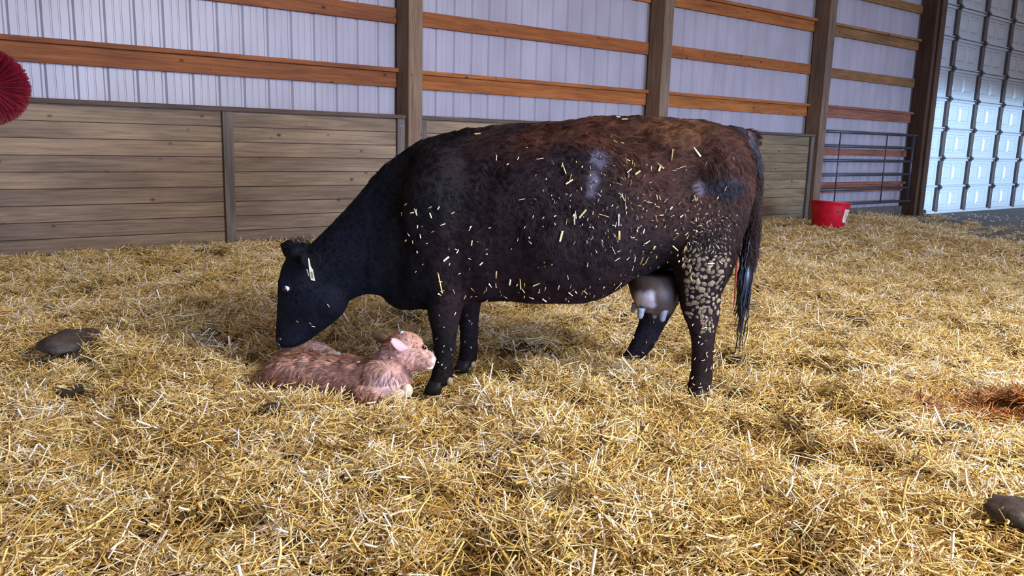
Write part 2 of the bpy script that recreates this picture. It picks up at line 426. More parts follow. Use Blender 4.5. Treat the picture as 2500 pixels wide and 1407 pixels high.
# ------------------------------------------------------------------ overhead door
door = empty('door_1', (15.1, 7.3, 0.0), kind='structure')
DX0, DX1, DY = 15.14, 23.4, 7.335
SH = 0.5455
stx = [DX0 + 0.62 + 1.162 * k for k in range(7)]
raised = None
def raised_panel_mesh(w, h):
    """recessed frame groove with a raised centre"""
    V = []; Fc = []
    rings = [(0, 0.0), (0.012, 0.016), (0.045, 0.016), (0.075, -0.004)]
    for ins, dep in rings:
        V += [(ins, dep, ins), (w - ins, dep, ins), (w - ins, dep, h - ins), (ins, dep, h - ins)]
    for r in range(len(rings) - 1):
        for k in range(4):
            a = 4 * r + k; b = 4 * r + (k + 1) % 4
            Fc.append((a, b, b + 4, a + 4))
    Fc.append((12, 13, 14, 15)); return pymesh('raised_panel', V, Fc)
PWD, PHT = 0.40, 0.345
rp = raised_panel_mesh(PWD, PHT); stile_me = box_mesh('stile', 0.115, 0.05, SH - 0.06, 0.004)
def hinge_mesh():
    V = []; Fc = []
    bm = bmesh.new()
    for (cx, cy, cz, sx, sy, sz) in ((0, 0, 0, .085, .012, .10), (0, -.014, 0, .10, .028, .045)):
        r = bmesh.ops.create_cube(bm, size=1)
        for v in r['verts']: v.co = Vector((v.co.x * sx + cx, v.co.y * sy + cy, v.co.z * sz + cz))
    me = bpy.data.meshes.new('hinge'); bm.to_mesh(me); bm.free(); return me
hg = hinge_mesh()
# the skin of one section with openings for the raised panels
def skin_mesh():
    xs = [0.0]; cols = []
    bays_ = [(-0.54, 0.62 - 0.62)]
    px_ = []
    first = stx[0] - DX0
    px_.append((0.05, 0.05 + PWD + 0.02))
    for s in range(7):
        a = stx[s] - DX0 + 0.10
        px_.append((a + 0.02, a + 0.02 + PWD)); px_.append((a + 0.12 + PWD, a + 0.12 + 2 * PWD))
    return px_
pcols = [(0.09, 0.09 + PWD)] + [q for s in range(7) for q in ((stx[s] - DX0 + 0.115, stx[s] - DX0 + 0.115 + PWD), (stx[s] - DX0 + 0.175 + PWD, stx[s] - DX0 + 0.175 + 2 * PWD))]
pcols = [q for q in pcols if q[1] < DX1 - DX0 - .02]
def grid_skin():
    xs = sorted(set([0.0, DX1 - DX0] + [v for q in pcols for v in q])); zs = [0.0, 0.10, 0.10 + PHT, SH - 0.006]
    V = [(x, 0, z) for z in zs for x in xs]; n = len(xs); Fc = []
    holes = {round(q[0], 5) for q in pcols}
    for j in range(3):
        for i in range(n - 1):
            if j == 1 and round(xs[i], 5) in holes: continue
            Fc.append((j * n + i, j * n + i + 1, (j + 1) * n + i + 1, (j + 1) * n + i))
    b = len(V); L = DX1 - DX0; h = SH - .006
    V += [(0, 0, 0), (L, 0, 0), (L, 0, h), (0, 0, h), (0, .045, 0), (L, .045, 0), (L, .045, h), (0, .045, h)]
    for q in ((0, 1, 5, 4), (2, 3, 7, 6), (1, 2, 6, 5), (3, 0, 4, 7), (4, 5, 6, 7)): Fc.append(tuple(b + k for k in q))
    return pymesh('door_section', V, Fc)
gs = grid_skin()
rail_me = box_mesh('section_rail', DX1 - DX0, 0.03, 0.045, 0.006)
strut_me = box_mesh('strut', DX1 - DX0, 0.05, 0.018, 0.004)
for r in range(9):
    z0 = r * SH - (0.045 if r else 0)
    sec = link('door_section', gs, M['door_skin'], door, (DX0, DY, z0 + (0.0 if r else 0.001)))
    for q in pcols: link('raised_panel', rp, M['door_skin'], sec, (DX0 + q[0], DY, z0 + 0.10))
    for s, sx in enumerate(stx):
        link('stile', stile_me, M['stile'], sec, (sx - .055, DY - 0.052, z0 + 0.03))
        if r: link('hinge', hg, M['hinge'], sec, (sx, DY - 0.066, z0 - 0.002))
    if r: link('hinge', hg, M['hinge'], sec, (DX0 + .05, DY - 0.012, z0))
    link('section_rail', rail_me, M['galv'], sec, (DX0, DY - 0.031, z0 + (SH - 0.052)))
    if r:
        link('strut', strut_me, M['galv'], sec, (DX0, DY - 0.052, z0 + 0.006))
box('bottom_seal', DX0, DX1, DY - 0.045, DY - 0.005, 0.0, 0.052, M['door_skin'], door)
# vertical track with brackets
trk = box('track', 15.085, 15.135, 7.235, 7.30, 0.0, 5.2, M['galv'], door, 0.003)
box('edge_strip', 15.136, 15.165, 7.285, 7.333, 0.0, 5.2, M['door_skin'], door)
for zz in (0.33, 0.93, 1.50, 2.05, 2.65, 3.2, 3.8):
    b = box('track_bracket', 15.0, 15.085, 7.225, 7.245, zz, zz + 0.05, M['bolt'], door)
link('bottom_latch', box_mesh('latch', 0.10, 0.05, 0.07, .01), M['hinge'], door, (15.06, 7.18, 0.03))

# ------------------------------------------------------------------ STRAW BED
def edge_x(y): return 12.1 + np.clip(y - 4.7, 0, 9) * 0.95
def terr(x, y):
    P = np.stack([x, y, x * 0], 1)
    ex = edge_x(y) + (vnoise(P, 1.3, 9) - .5) * 1.2
    tp = sstep(0, 1.8, ex - x)
    base = 0.045 + 0.05 * (1 - sstep(2, 10, x)) + 0.035 * sstep(6.3, 7.3, y) * (1 - sstep(4, 9, x))
    n = (vnoise(P, 1.2, 1) - .5) * 0.075 + (vnoise(P, 3.1, 2) - .5) * 0.105 + (vnoise(P, 6.5, 3) - .5) * 0.100 + (vnoise(P, 13, 4) - .5) * 0.045
    near = 1 - sstep(3.0, 8, np.hypot(x, y)) * 0.6
    h = (base + n * near) * tp - 0.012 * (1 - tp)
    # trodden hollows below the two animals
    for (qx, qy, r_, d_) in HOLLOWS:
        h = h - d_ * np.exp(-((x - qx) ** 2 + (y - qy) ** 2) / (r_ * r_))
    return np.maximum(h, 0.016 * tp - 0.012 * (1 - tp))
HOLLOWS = []
def hz(x, y): return float(terr(np.array([float(x)]), np.array([float(y)]))[0])
def calm(px, py, target, r_):
    """level the bedding to a height where something stands on it"""
    q = onz(px, py, target); HOLLOWS.append((q[0], q[1], r_, hz(q[0], q[1]) - target)); return q
def calm_at(q, drop, r_):
    HOLLOWS.append((q[0], q[1], r_, hz(q[0], q[1]) - (q[2] - drop)))
for q in (W(1066, 958, 3.31), W(1134, 905, 3.66), W(1704, 977, 3.26), W(1528, 896, 3.80)): calm_at(q, 0.045, 0.27)
for q, dr in ((W(690, 945, 3.36), .07), (W(780, 965, 3.25), .07), (W(880, 988, 3.10), .085), (W(975, 992, 3.05), .09)): calm_at(q, dr, 0.23)
calm(2022, 556, -0.01, 0.5)
nx, ny = 480, 260
gx = np.linspace(-1.5, 15.5, nx); gy = np.linspace(-1.6, 7.236, ny)
XX, YY = np.meshgrid(gx, gy); zz = terr(XX.ravel(), YY.ravel())
V = np.stack([XX.ravel(), YY.ravel(), zz], 1)
idx = np.arange(nx * ny).reshape(ny, nx)
Fq = np.stack([idx[:-1, :-1], idx[:-1, 1:], idx[1:, 1:], idx[1:, :-1]], -1).reshape(-1, 4)
bed_me = bpy.data.meshes.new('straw_bed')
bed_me.vertices.add(len(V)); bed_me.vertices.foreach_set('co', V.astype(np.float32).ravel())
bed_me.loops.add(Fq.size); bed_me.loops.foreach_set('vertex_index', Fq.ravel().astype(np.int32))
bed_me.polygons.add(len(Fq)); bed_me.polygons.foreach_set('loop_start', np.arange(0, Fq.size, 4, dtype=np.int32))
bed_me.update(calc_edges=True)
bed = link('straw_bedding', bed_me, M['straw_bed'], None, (0, 0, 0), True)
tag(bed, 'packed golden straw bedding spread over the whole barn floor', 'straw', kind='stuff')

def straw_geo(n, radius, lmin, lmax, wmin, wmax, rng, tilt=0.32, lift=0.02, tone=None):
    """n flattened four-sided straws; returns verts, faces, per-vertex tone"""
    V = np.zeros((n, 12, 3)); T = np.zeros((n, 12))
    r = radius * np.sqrt(rng.random(n)); a = rng.random(n) * 2 * np.pi
    c = np.stack([r * np.cos(a), r * np.sin(a), rng.random(n) * lift], 1)
    L = lmin + (lmax - lmin) * rng.random(n) ** 2.2
    wd = wmin + (wmax - wmin) * rng.random(n) ** 2.5
    az = rng.random(n) * 2 * np.pi; el = rng.normal(0, tilt, n)
    up = rng.random(n) < 0.05; el = np.where(up, rng.uniform(0.5, 1.2, n), el)
    d = np.stack([np.cos(az) * np.cos(el), np.sin(az) * np.cos(el), np.sin(el)], 1)
    s = np.stack([-np.sin(az), np.cos(az), 0 * az], 1)
    roll = rng.normal(0, 0.5, n); u0 = np.cross(d, s)
    s2 = s * np.cos(roll)[:, None] + u0 * np.sin(roll)[:, None]; u = np.cross(d, s2)
    bend = rng.normal(0, 0.07, n) * L
    for j, tt in enumerate((-.5, 0.05, .5)):
        p = c + d * (tt * L)[:, None] + s2 * ((bend if j == 1 else 0 * bend))[:, None]
        for k, (ss, uu) in enumerate(((1, 0), (0, .42), (-1, 0), (0, -.42))):
            V[:, j * 4 + k] = p + s2 * (ss * wd / 2)[:, None] + u * (uu * wd / 2)[:, None]
    tn = rng.beta(2.2, 1.9, n) if tone is None else tone(n)
    T[:] = tn[:, None]
    fq = []
    for j in (0, 1):
        for k in range(4):
            k2 = (k + 1) % 4; fq.append((j * 4 + k, j * 4 + k2, (j + 1) * 4 + k2, (j + 1) * 4 + k))
    Fq = (np.array(fq)[None] + (np.arange(n) * 12)[:, None, None]).reshape(-1, 4)
    return V.reshape(-1, 3), Fq, T.ravel()
def np_mesh(name, V, Fq, tone=None):
    me = bpy.data.meshes.new(name)
    me.vertices.add(len(V)); me.vertices.foreach_set('co', V.astype(np.float32).ravel())
    me.loops.add(Fq.size); me.loops.foreach_set('vertex_index', Fq.ravel().astype(np.int32))
    me.polygons.add(len(Fq)); me.polygons.foreach_set('loop_start', np.arange(0, Fq.size, Fq.shape[1], dtype=np.int32))
    me.update(calc_edges=True)
    if tone is not None:
        a = me.attributes.new('tone', 'FLOAT', 'POINT'); a.data.foreach_set('value', tone.astype(np.float32))
    return me
# clump variants live in a hidden collection and are scattered by geometry nodes (nobody could count them)
clump_col = bpy.data.collections.new('straw_clumps')
NV = 14
for i in range(NV):
    V, Fq, T = straw_geo(46, 0.075, 0.022, 0.100, 0.0018, 0.0064, RNG)
    me = np_mesh('straw_clump', V, Fq, T); me.materials.append(M['straw'])
    o = bpy.data.objects.new('straw_clump', me); clump_col.objects.link(o); o['kind'] = 'helper'

def scatter_pts():
    pts = []; sc = []
    # candidate points over the ground, denser where the bedding is near
    for (r0, r1, dens, s0) in ((0.3, 3.2, 470, 1.28), (3.2, 5.0, 430, 1.15), (5.0, 8.5, 260, 1.25), (8.5, 17.0, 110, 1.6)):
        n = int(dens * 17 * 9)
        x = RNG.uniform(-1.4, 15.4, n); y = RNG.uniform(-1.5, 7.30, n)
        n_keep = (17 * 8.9) / (16.8 * 8.8)
        r = np.hypot(x, y); k = (r >= r0) & (r < r1)
        # seen from the camera and from a step beside it
        ang = np.arctan2(y, x); mid = math.atan2(FH[1], FH[0])
        k &= np.abs(ang - mid) < math.radians(43 if r1 > 5 else 60)
        x, y = x[k], y[k]
        P = np.stack([x, y, x * 0], 1)
        ex = edge_x(y) + (vnoise(P, 1.3, 9) - .5) * 1.2
        keep = (x < ex - 0.15) | (RNG.random(len(x)) < 0.10 * np.exp(-(x - ex) / 1.2))
        low = vnoise(P, 6.5, 3) * .6 + vnoise(P, 3.1, 2) * .4      # straw thinned in hollows, so the dark bed stands in for shade there
        keep &= RNG.random(len(x)) < np.where(low < .40, .45, 1.0)
        x, y = x[keep], y[keep]
        pts.append(np.stack([x, y, terr(x, y)], 1)); sc.append(np.full(len(x), s0) * RNG.uniform(.85, 1.2, len(x)))
    return np.concatenate(pts), np.concatenate(sc)
SP, SS = scatter_pts()
e = 0.03
hx = (terr(SP[:, 0] + e, SP[:, 1]) - terr(SP[:, 0] - e, SP[:, 1])) / (2 * e)
hy = (terr(SP[:, 0], SP[:, 1] + e) - terr(SP[:, 0], SP[:, 1] - e)) / (2 * e)
rotx = np.arctan(hy) + RNG.normal(0, .10, len(SP)); roty = -np.arctan(hx) + RNG.normal(0, .10, len(SP)); rotz = RNG.random(len(SP)) * 6.283
SP[:, 2] += RNG.uniform(-0.012, 0.010, len(SP))
# keep loose straw out of the animals' bodies: filled in once they are built
STRAW = dict(P=SP, S=SS, rx=rotx, ry=roty, rz=rotz)

# ------------------------------------------------------------------ lofting for animals
def ring(pA, pB, w, lat, seg=20, k=0.10, nexp=2.0):
    c = (pA + pB) / 2; hv = (pA - pB) / 2; out = []
    for i in range(seg):
        th = 2 * math.pi * i / seg
        cs, sn = math.cos(th), math.sin(th)
        cs = math.copysign(abs(cs) ** (2 / nexp), cs); sn = math.copysign(abs(sn) ** (2 / nexp), sn)
        out.append(c + hv * sn + lat * (w * cs * (1 - k * sn)))
    return out
def loft(bm, sections, lat, seg=20, k=0.10, nexp=2.0, sub=3):
    """sections: (ax, ay, bx, by, distance, halfwidth) in pixels and metres, smoothly interpolated"""
    S = []
    for s in sections:
        d2 = s[6] if len(s) > 6 else s[4]
        S.append(np.concatenate([W(s[0], s[1], s[4]), W(s[2], s[3], d2), [s[5]]]))
    S = np.array(S); n = len(S)
    out = []
    for i in range(n - 1):
        p0, p1, p2, p3 = S[max(i - 1, 0)], S[i], S[i + 1], S[min(i + 2, n - 1)]
        for q in range(sub):
            t_ = q / sub
            out.append(0.5 * ((2 * p1) + (-p0 + p2) * t_ + (2 * p0 - 5 * p1 + 4 * p2 - p3) * t_ ** 2 + (-p0 + 3 * p1 - 3 * p2 + p3) * t_ ** 3))
    out.append(S[-1])
    rings = []
    for v in out:
        rings.append([bm.verts.new(Vector(p)) for p in ring(v[:3], v[3:6], v[6], lat, seg, k, nexp)])
    for a, b in zip(rings[:-1], rings[1:]):
        for i in range(seg):
            j = (i + 1) % seg; bm.faces.new((a[i], a[j], b[j], b[i]))
    for rg in (rings[0], rings[-1]):
        c = bm.verts.new(sum((v.co for v in rg), Vector()) / seg)
        for i in range(seg):
            bm.faces.new((rg[i], rg[(i + 1) % seg], c))
def blob(bm, c, r3, axes=None, seg=16):
    """ellipsoid, radii along (right, away, up) unless axes are given"""
    ax = axes or (RH, FH, UP)
    r = bmesh.ops.create_uvsphere(bm, u_segments=seg, v_segments=10, radius=1.0)
    for v in r['verts']:
        q = v.co.copy(); v.co = Vector(np.array(c) + ax[0] * (q.x * r3[0]) + ax[1] * (q.y * r3[1]) + ax[2] * (q.z * r3[2]))
def fuse(bm, voxel, smooth_it, name):
    bmesh.ops.recalc_face_normals(bm, faces=bm.faces[:])
    me = bpy.data.meshes.new(name); bm.to_mesh(me); bm.free()
    o = bpy.data.objects.new('tmp', me); COL.objects.link(o)
    md = o.modifiers.new('r', 'REMESH'); md.mode = 'VOXEL'; md.voxel_size = voxel; md.use_smooth_shade = True
    ms = o.modifiers.new('s', 'SMOOTH'); ms.factor = 0.5; ms.iterations = smooth_it
    dg = bpy.context.evaluated_depsgraph_get(); dg.update()
    res = bpy.data.meshes.new_from_object(o.evaluated_get(dg)); res.name = name
    bpy.data.objects.remove(o, do_unlink=True); bpy.data.meshes.remove(me)
    return res
def mesh_arrays(me):
    n = len(me.vertices); co = np.zeros(n * 3, np.float32); me.vertices.foreach_get('co', co)
    no = np.zeros(n * 3, np.float32); me.vertices.foreach_get('normal', no)
    return co.reshape(-1, 3).astype(float), no.reshape(-1, 3).astype(float)
def shift(me, off):
    me.transform(Matrix.Translation(Vector(off)))
def projv(P):
    c = (P - CAM) @ M3.T
    return CX + F * c[:, 0] / c[:, 2], CY + F * c[:, 1] / c[:, 2]
def sample_surface(me, n, rng):
    me.calc_loop_triangles()
    tri = np.zeros(len(me.loop_triangles) * 3, np.int32); me.loop_triangles.foreach_get('vertices', tri); tri = tri.reshape(-1, 3)
    co, no = mesh_arrays(me)
    a, b, c = co[tri[:, 0]], co[tri[:, 1]], co[tri[:, 2]]
    ar = np.linalg.norm(np.cross(b - a, c - a), axis=1); p = ar / ar.sum()
    k = rng.choice(len(tri), n, p=p); u = rng.random(n); v = rng.random(n); f = u + v > 1; u[f] = 1 - u[f]; v[f] = 1 - v[f]
    P = a[k] + (b[k] - a[k]) * u[:, None] + (c[k] - a[k]) * v[:, None]
    N = no[tri[k, 0]] * (1 - u - v)[:, None] + no[tri[k, 1]] * u[:, None] + no[tri[k, 2]] * v[:, None]
    N /= np.linalg.norm(N, axis=1)[:, None] + 1e-9
    return P, N
def lock_up(P, N, D, L, nlocks, rng):
    """wet hair: every hair bends towards the tip of the lock it belongs to; returns the lock of each hair and its pull"""
    seeds = rng.choice(len(P), nlocks, replace=False)
    kd = KDTree(nlocks)
    for i, q in enumerate(seeds): kd.insert(Vector(P[q]), i)
    kd.balance()
    own = np.array([kd.find(Vector(p))[1] for p in P])
    Dn = D - N * np.sum(D * N, 1)[:, None]; Dn /= np.linalg.norm(Dn, axis=1)[:, None] + 1e-9
    tip = P[seeds] + Dn[seeds] * (L[seeds] * 1.5)[:, None]
    return own, tip[own] - (P + Dn * L[:, None])
def hair_object(name, P, N, D, L, lift, rad, colors, m, parent, at, curl=0.0, seg=4, rng=RNG, pull=None):
    """curves growing from P, leaning along D; coordinates relative to at"""
    n = len(P); D = D - N * np.sum(D * N, 1)[:, None]; D /= np.linalg.norm(D, axis=1)[:, None] + 1e-9
    B = np.cross(N, D)
    hc = bpy.data.hair_curves.new(name)
    hc.add_curves([seg] * n)
    pts = np.zeros((n, seg, 3))
    ph = rng.random(n) * 6.28
    for j in range(seg):
        s = j / (seg - 1)
        w = curl * np.sin(ph + s * 5) * s
        pts[:, j] = (0 if pull is None else pull * (0.85 * s * s)) + P + D * (L * s)[:, None] + N * ((lift * L) * (s - 0.45 * s * s) - 0.002 * (1 - s))[:, None] + B * (w * L)[:, None]
    pts -= np.array(at)
    hc.attributes['position'].data.foreach_set('vector', pts.astype(np.float32).ravel()) if 'position' in hc.attributes else hc.points.foreach_set('position', pts.astype(np.float32).ravel())
    ra = hc.attributes.get('radius') or hc.attributes.new('radius', 'FLOAT', 'POINT')
    rr = np.repeat(np.array([[1, .9, .65, .12]]) if seg == 4 else np.linspace(1, .12, seg)[None], n, 0) * np.broadcast_to(rad, (n,))[:, None]
    ra.data.foreach_set('value', rr.astype(np.float32).ravel())
    ca = hc.attributes.new('coat', 'FLOAT_COLOR', 'POINT')
    cc = np.ones((n, seg, 4), np.float32); cc[:, :, :3] = colors[:, None, :]
    ca.data.foreach_set('color', cc.ravel())
    o = bpy.data.objects.new(name, hc); COL.objects.link(o); hc.materials.append(m)
    o.parent = parent; o.location = Vector(at) - wloc(parent)
    return o

# ------------------------------------------------------------------ COW
D0 = 3.50
LAT = FH
bm = bmesh.new()
# trunk: spine pixel, belly pixel, distance, half width
loft(bm, [(968, 420, 968, 690, D0, .08), (1000, 362, 1000, 738, D0, .18), (1060, 330, 1055, 752, D0, .25), (1130, 315, 1130, 744, D0, .27),
          (1220, 306, 1220, 728, D0, .31), (1320, 298, 1320, 735, D0, .345), (1420, 288, 1420, 736, D0, .355), (1500, 284, 1490, 712, D0, .34),
          (1580, 285, 1560, 672, D0, .315), (1660, 289, 1640, 650, D0, .29), (1730, 295, 1720, 640, D0, .265), (1785, 310, 1785, 610, D0, .21),
          (1818, 345, 1812, 560, D0, .14), (1832, 400, 1826, 500, D0, .07)], LAT, 28, k=0.14, nexp=2.25)
# neck
loft(bm, [(1060, 345, 1030, 735, D0, .19), (1000, 362, 1000, 738, D0, .17), (945, 398, 950, 722, D0, .135), (890, 458, 912, 716, D0, .115),
          (838, 517, 880, 722, D0, .10), (790, 563, 850, 735, D0, .095), (755, 598, 820, 742, D0, .09)], LAT, 20, k=0.0)
# brisket
blob(bm, W(1000, 705, D0), (.12, .11, .095)); blob(bm, W(1035, 690, D0), (.13, .16, .11))
# head: forehead pixel, jaw pixel
loft(bm, [(728, 600, 830, 690, D0, .075), (704, 622, 842, 722, D0, .10), (688, 655, 848, 745, D0, .112), (681, 690, 836, 768, D0, .105), (679, 725, 812, 790, D0, .09),
          (677, 765, 782, 812, D0, .072), (675, 800, 758, 830, D0, .062), (674, 825, 745, 838, D0, .062), (677, 840, 735, 842, D0, .052), (690, 847, 722, 846, D0, .03)], LAT, 20, k=-0.05, nexp=2.3)
blob(bm, W(728, 612, D0), (.055, .08, .035))                       # poll
blob(bm, W(693, 693, D0 - .085), (.030, .030, .040)); blob(bm, W(693, 693, D0 + .085), (.030, .030, .040))   # brows
blob(bm, W(800, 735, D0 - .06), (.075, .05, .075)); blob(bm, W(800, 735, D0 + .06), (.075, .05, .075))       # cheeks
# shoulders, hips, ribs
blob(bm, W(1075, 520, D0 - .17), (.16, .11, .26)); blob(bm, W(1075, 520, D0 + .17), (.16, .11, .26))
blob(bm, W(1090, 640, D0 - .17), (.125, .095, .13)); blob(bm, W(1090, 640, D0 + .17), (.12, .095, .13))
blob(bm, W(1630, 350, D0 - .185), (.13, .085, .075)); blob(bm, W(1630, 350, D0 + .185), (.13, .085, .075))
blob(bm, W(1730, 440, D0 - .16), (.17, .12, .20)); blob(bm, W(1730, 440, D0 + .16), (.17, .12, .20))
blob(bm, W(1800, 440, D0 - .10), (.055, .08, .12)); blob(bm, W(1800, 440, D0 + .10), (.055, .08, .12))
blob(bm, W(1350, 560, D0), (.34, .385, .26)); blob(bm, W(1822, 342, D0), (.055, .05, .05))
blob(bm, W(1540, 640, D0 - .14), (.13, .10, .07))                  # flank fold
def leg(sec, seg=16): loft(bm, sec, LAT, seg, k=0.0, nexp=2.1)
dn = 3.33
leg([(1010, 600, 1165, 600, dn, .08), (1030, 660, 1158, 655, dn, .085), (1042, 715, 1140, 705, dn, .075), (1047, 765, 1124, 760, dn, .060), (1053, 800, 1118, 798, dn, .056),
     (1057, 830, 1114, 830, dn, .050), (1060, 865, 1108, 865, dn, .040), (1056, 900, 1107, 898, dn, .042), (1049, 922, 1106, 920, dn - .01, .050), (1041, 942, 1096, 942, dn - .02, .050)])
df = 3.68
leg([(1085, 640, 1195, 640, df, .08), (1112, 730, 1178, 725, df, .058), (1119, 775, 1171, 772, df, .052), (1122, 820, 1167, 820, df, .047),
     (1122, 850, 1166, 850, df, .041), (1117, 880, 1165, 878, df - .01, .046), (1117, 894, 1155, 894, df - .02, .044)])
dh = 3.27
leg([(1570, 500, 1828, 480, dh + .08, .11), (1600, 570, 1818, 560, dh + .05, .125), (1628, 625, 1800, 620, dh + .02, .115), (1646, 675, 1775, 680, dh, .09), (1655, 725, 1757, 725, dh, .068),
     (1664, 765, 1760, 768, dh + .01, .055), (1678, 805, 1752, 800, dh + .01, .045), (1686, 845, 1744, 845, dh, .038), (1687, 890, 1741, 890, dh, .037), (1682, 925, 1739, 928, dh, .045),
     (1675, 952, 1736, 955, dh - .01, .05)])
dg_ = 3.80
leg([(1590, 560, 1760, 560, dg_ - .12, .10), (1592, 640, 1700, 660, dg_ - .08, .09), (1573, 735, 1655, 745, dg_, .06), (1563, 765, 1636, 778, dg_, .05), (1552, 800, 1617, 810, dg_, .042),
     (1540, 832, 1600, 842, dg_, .038), (1527, 858, 1578, 868, dg_, .040), (1512, 876, 1560, 888, dg_, .044)])
body = fuse(bm, 0.0125, 9, 'cow_body')
co, no = mesh_arrays(body)
amp = (vnoise(co, 5.5, 21) - .5) * 0.022 + (vnoise(co, 16, 22) - .5) * 0.010 + (vnoise(co, 40, 23) - .5) * 0.004
px, py = projv(co)
slim = sstep(0.2, 0.6, co[:, 2]) * 0.8 + 0.2
slim *= np.where(px < 900, 0.35, 1.0)
co = co + no * (amp * slim)[:, None]
body.vertices.foreach_set('co', co.astype(np.float32).ravel()); body.update()
def cow_color(P):
    """coat colouring in patches with painted shine spots, laid over the animal's length and height"""
    a = (P @ RH); z = P[:, 2]
    px, py = projv(P)
    n1 = vnoise(P, 6, 31); n2 = vnoise(P, 14, 32); n3 = vnoise(P, 3, 33)
    base = np.array([.0095, .0080, .0095])
    c = np.tile(base, (len(P), 1))
    def blend(c, w, k): return c * (1 - w[:, None]) + np.array(k) * w[:, None]
    front = sstep(1000, 860, px)
    c = blend(c, front * 0.9, (.0065, .0085, .0165))
    plum = sstep(600, 470, np.hypot((px - 1650) * 0.9, (py - 560) * 1.2) + (n1 - .5) * 260) * 0.85
    c = blend(c, plum * .8, (.026, .0125, .015))
    top = sstep(430, 330, py + (n1 - .5) * 130 + np.clip(1500 - px, 0, 600) * 0.10) * sstep(1020, 1280, px)
    c = blend(c, top * 0.9, (.070, .024, .013))
    rump = sstep(260, 120, np.hypot(px - 1700, (py - 370) * 1.1) + (n1 - .5) * 120)
    c = blend(c, rump * 0.75, (.056, .022, .016))
    golden = sstep(90, 30, np.hypot((px - 1640) * .7, (py - 325) * 1.6) + (n2 - .5) * 50)
    c = blend(c, golden * 0.7, (.13, .055, .022))
    c = blend(c, sstep(.62, .85, n1) * sstep(1150, 1300, px) * 0.3, (.018, .018, .026))  # faint grey-blue shine spots painted into the coat
    legs = sstep(620, 760, py) * sstep(980, 1040, px)
    c = blend(c, legs * sstep(.45, .75, n3) * 0.8, (.030, .012, .013))
    c = blend(c, legs * sstep(.4, .2, n3) * 0.8, (.008, .010, .018))
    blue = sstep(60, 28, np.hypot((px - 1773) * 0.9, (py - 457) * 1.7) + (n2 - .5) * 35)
    c = blend(c, blue * .65, (.016, .030, .048))  # wet patch on the rump, its blue shine painted in
    for (sx, sy, sr) in ((1707, 462, 10), (1458, 388, 16), (1447, 440, 12), (1830, 335, 7), (1440, 470, 9)):
        c = blend(c, sstep(sr * 1.6, sr * .5, np.hypot(px - sx, (py - sy) * .7) + (n2 - .5) * 10) * .6, (.22, .20, .28))
    return c * (0.40 + 0.42 * n2)[:, None]
co, no = mesh_arrays(body)
point_colors(body, cow_color(co))
cow_bvh = BVHTree.FromPolygons([Vector(v) for v in co], [tuple(p.vertices) for p in body.polygons])
def hit(px, py, bvh=None):
    r = unit(ray(px, py)); h = (bvh or cow_bvh).ray_cast(Vector(CAM), Vector(r))
    return (None, None) if h[0] is None else (np.array(h[0]), np.array(h[1]))
CB = np.array([*W(1400, 800, D0)[:2], 0.08])
cow = empty('cow', CB, 'black and brown cow standing head down over her calf, straw stuck to her flank', 'cow')
shift(body, -CB)
cow_body = link('body', body, M['cow_skin'], cow, CB, True)
shift(body, CB)
P, N = sample_surface(body, 95000, RNG)
shift(body, -CB)
facing = N @ -FH
keep = (facing > -0.35) | (P[:, 2] > 0.9)
P, N = P[keep], N[keep]; px, py = projv(P)
D = RH[None] * 1.0 - UP[None] * (0.35 + 0.9 * sstep(500, 750, py))[:, None] + 0 * P
D = np.where((px < 900)[:, None], RH * 0.7 + UP * 0.7, D)          # hair of head and neck runs up the neck
tw = (vnoise(P, 7, 41) - .5) * 2.6; tw2 = (vnoise(P, 22, 43) - .5) * 1.8
D = D + np.cross(N, D) * (tw + tw2)[:, None] + RNG.normal(0, .18, P.shape)
Lh = 0.016 * (0.6 + 0.8 * vnoise(P, 9, 42)) * np.where(py < 420, 1.5, 1.0) * np.where(px < 900, .55, 1.0) * np.where(py > 740, .6, 1.0)
pc = cow_color(P) * (0.8 + 0.7 * RNG.random(len(P)) ** 2)[:, None] * 1.25
own, pull = lock_up(P, N, D, Lh, 7000, RNG)
pc = pc * (0.55 + 0.95 * RNG.random(7000) ** 1.5)[own][:, None]
hair_object('coat_hair', P, N, D, Lh, 0.34, 0.00085, pc, M['cow_hair'], cow, CB, curl=0.10, pull=pull * .7)

# poll tuft and shaggy ridge
def tuft(name, px0, py0, n, spread, L, d, up, m, parent, at, color, d3=None, rad=.0011, curl=.15):
    P = np.array([W(px0 + RNG.normal(0, spread), py0 + RNG.normal(0, spread * .5), d + RNG.normal(0, .02)) for _ in range(n)])
    N = np.tile(unit(up), (n, 1)) + RNG.normal(0, .2, (n, 3)); N /= np.linalg.norm(N, axis=1)[:, None]
    D = np.tile(unit(d3 if d3 is not None else RH), (n, 1)) + RNG.normal(0, .5, (n, 3))
    return hair_object(name, P, N, D, L * RNG.uniform(.5, 1.1, n), 1.2, rad, np.tile(color, (n, 1)), m, parent, at, curl)
tuft('poll_tuft', 735, 606, 420, 16, .026, D0, UP, M['cow_hair'], cow, CB, (.010, .008, .009), -RH * .3 + UP * .2)

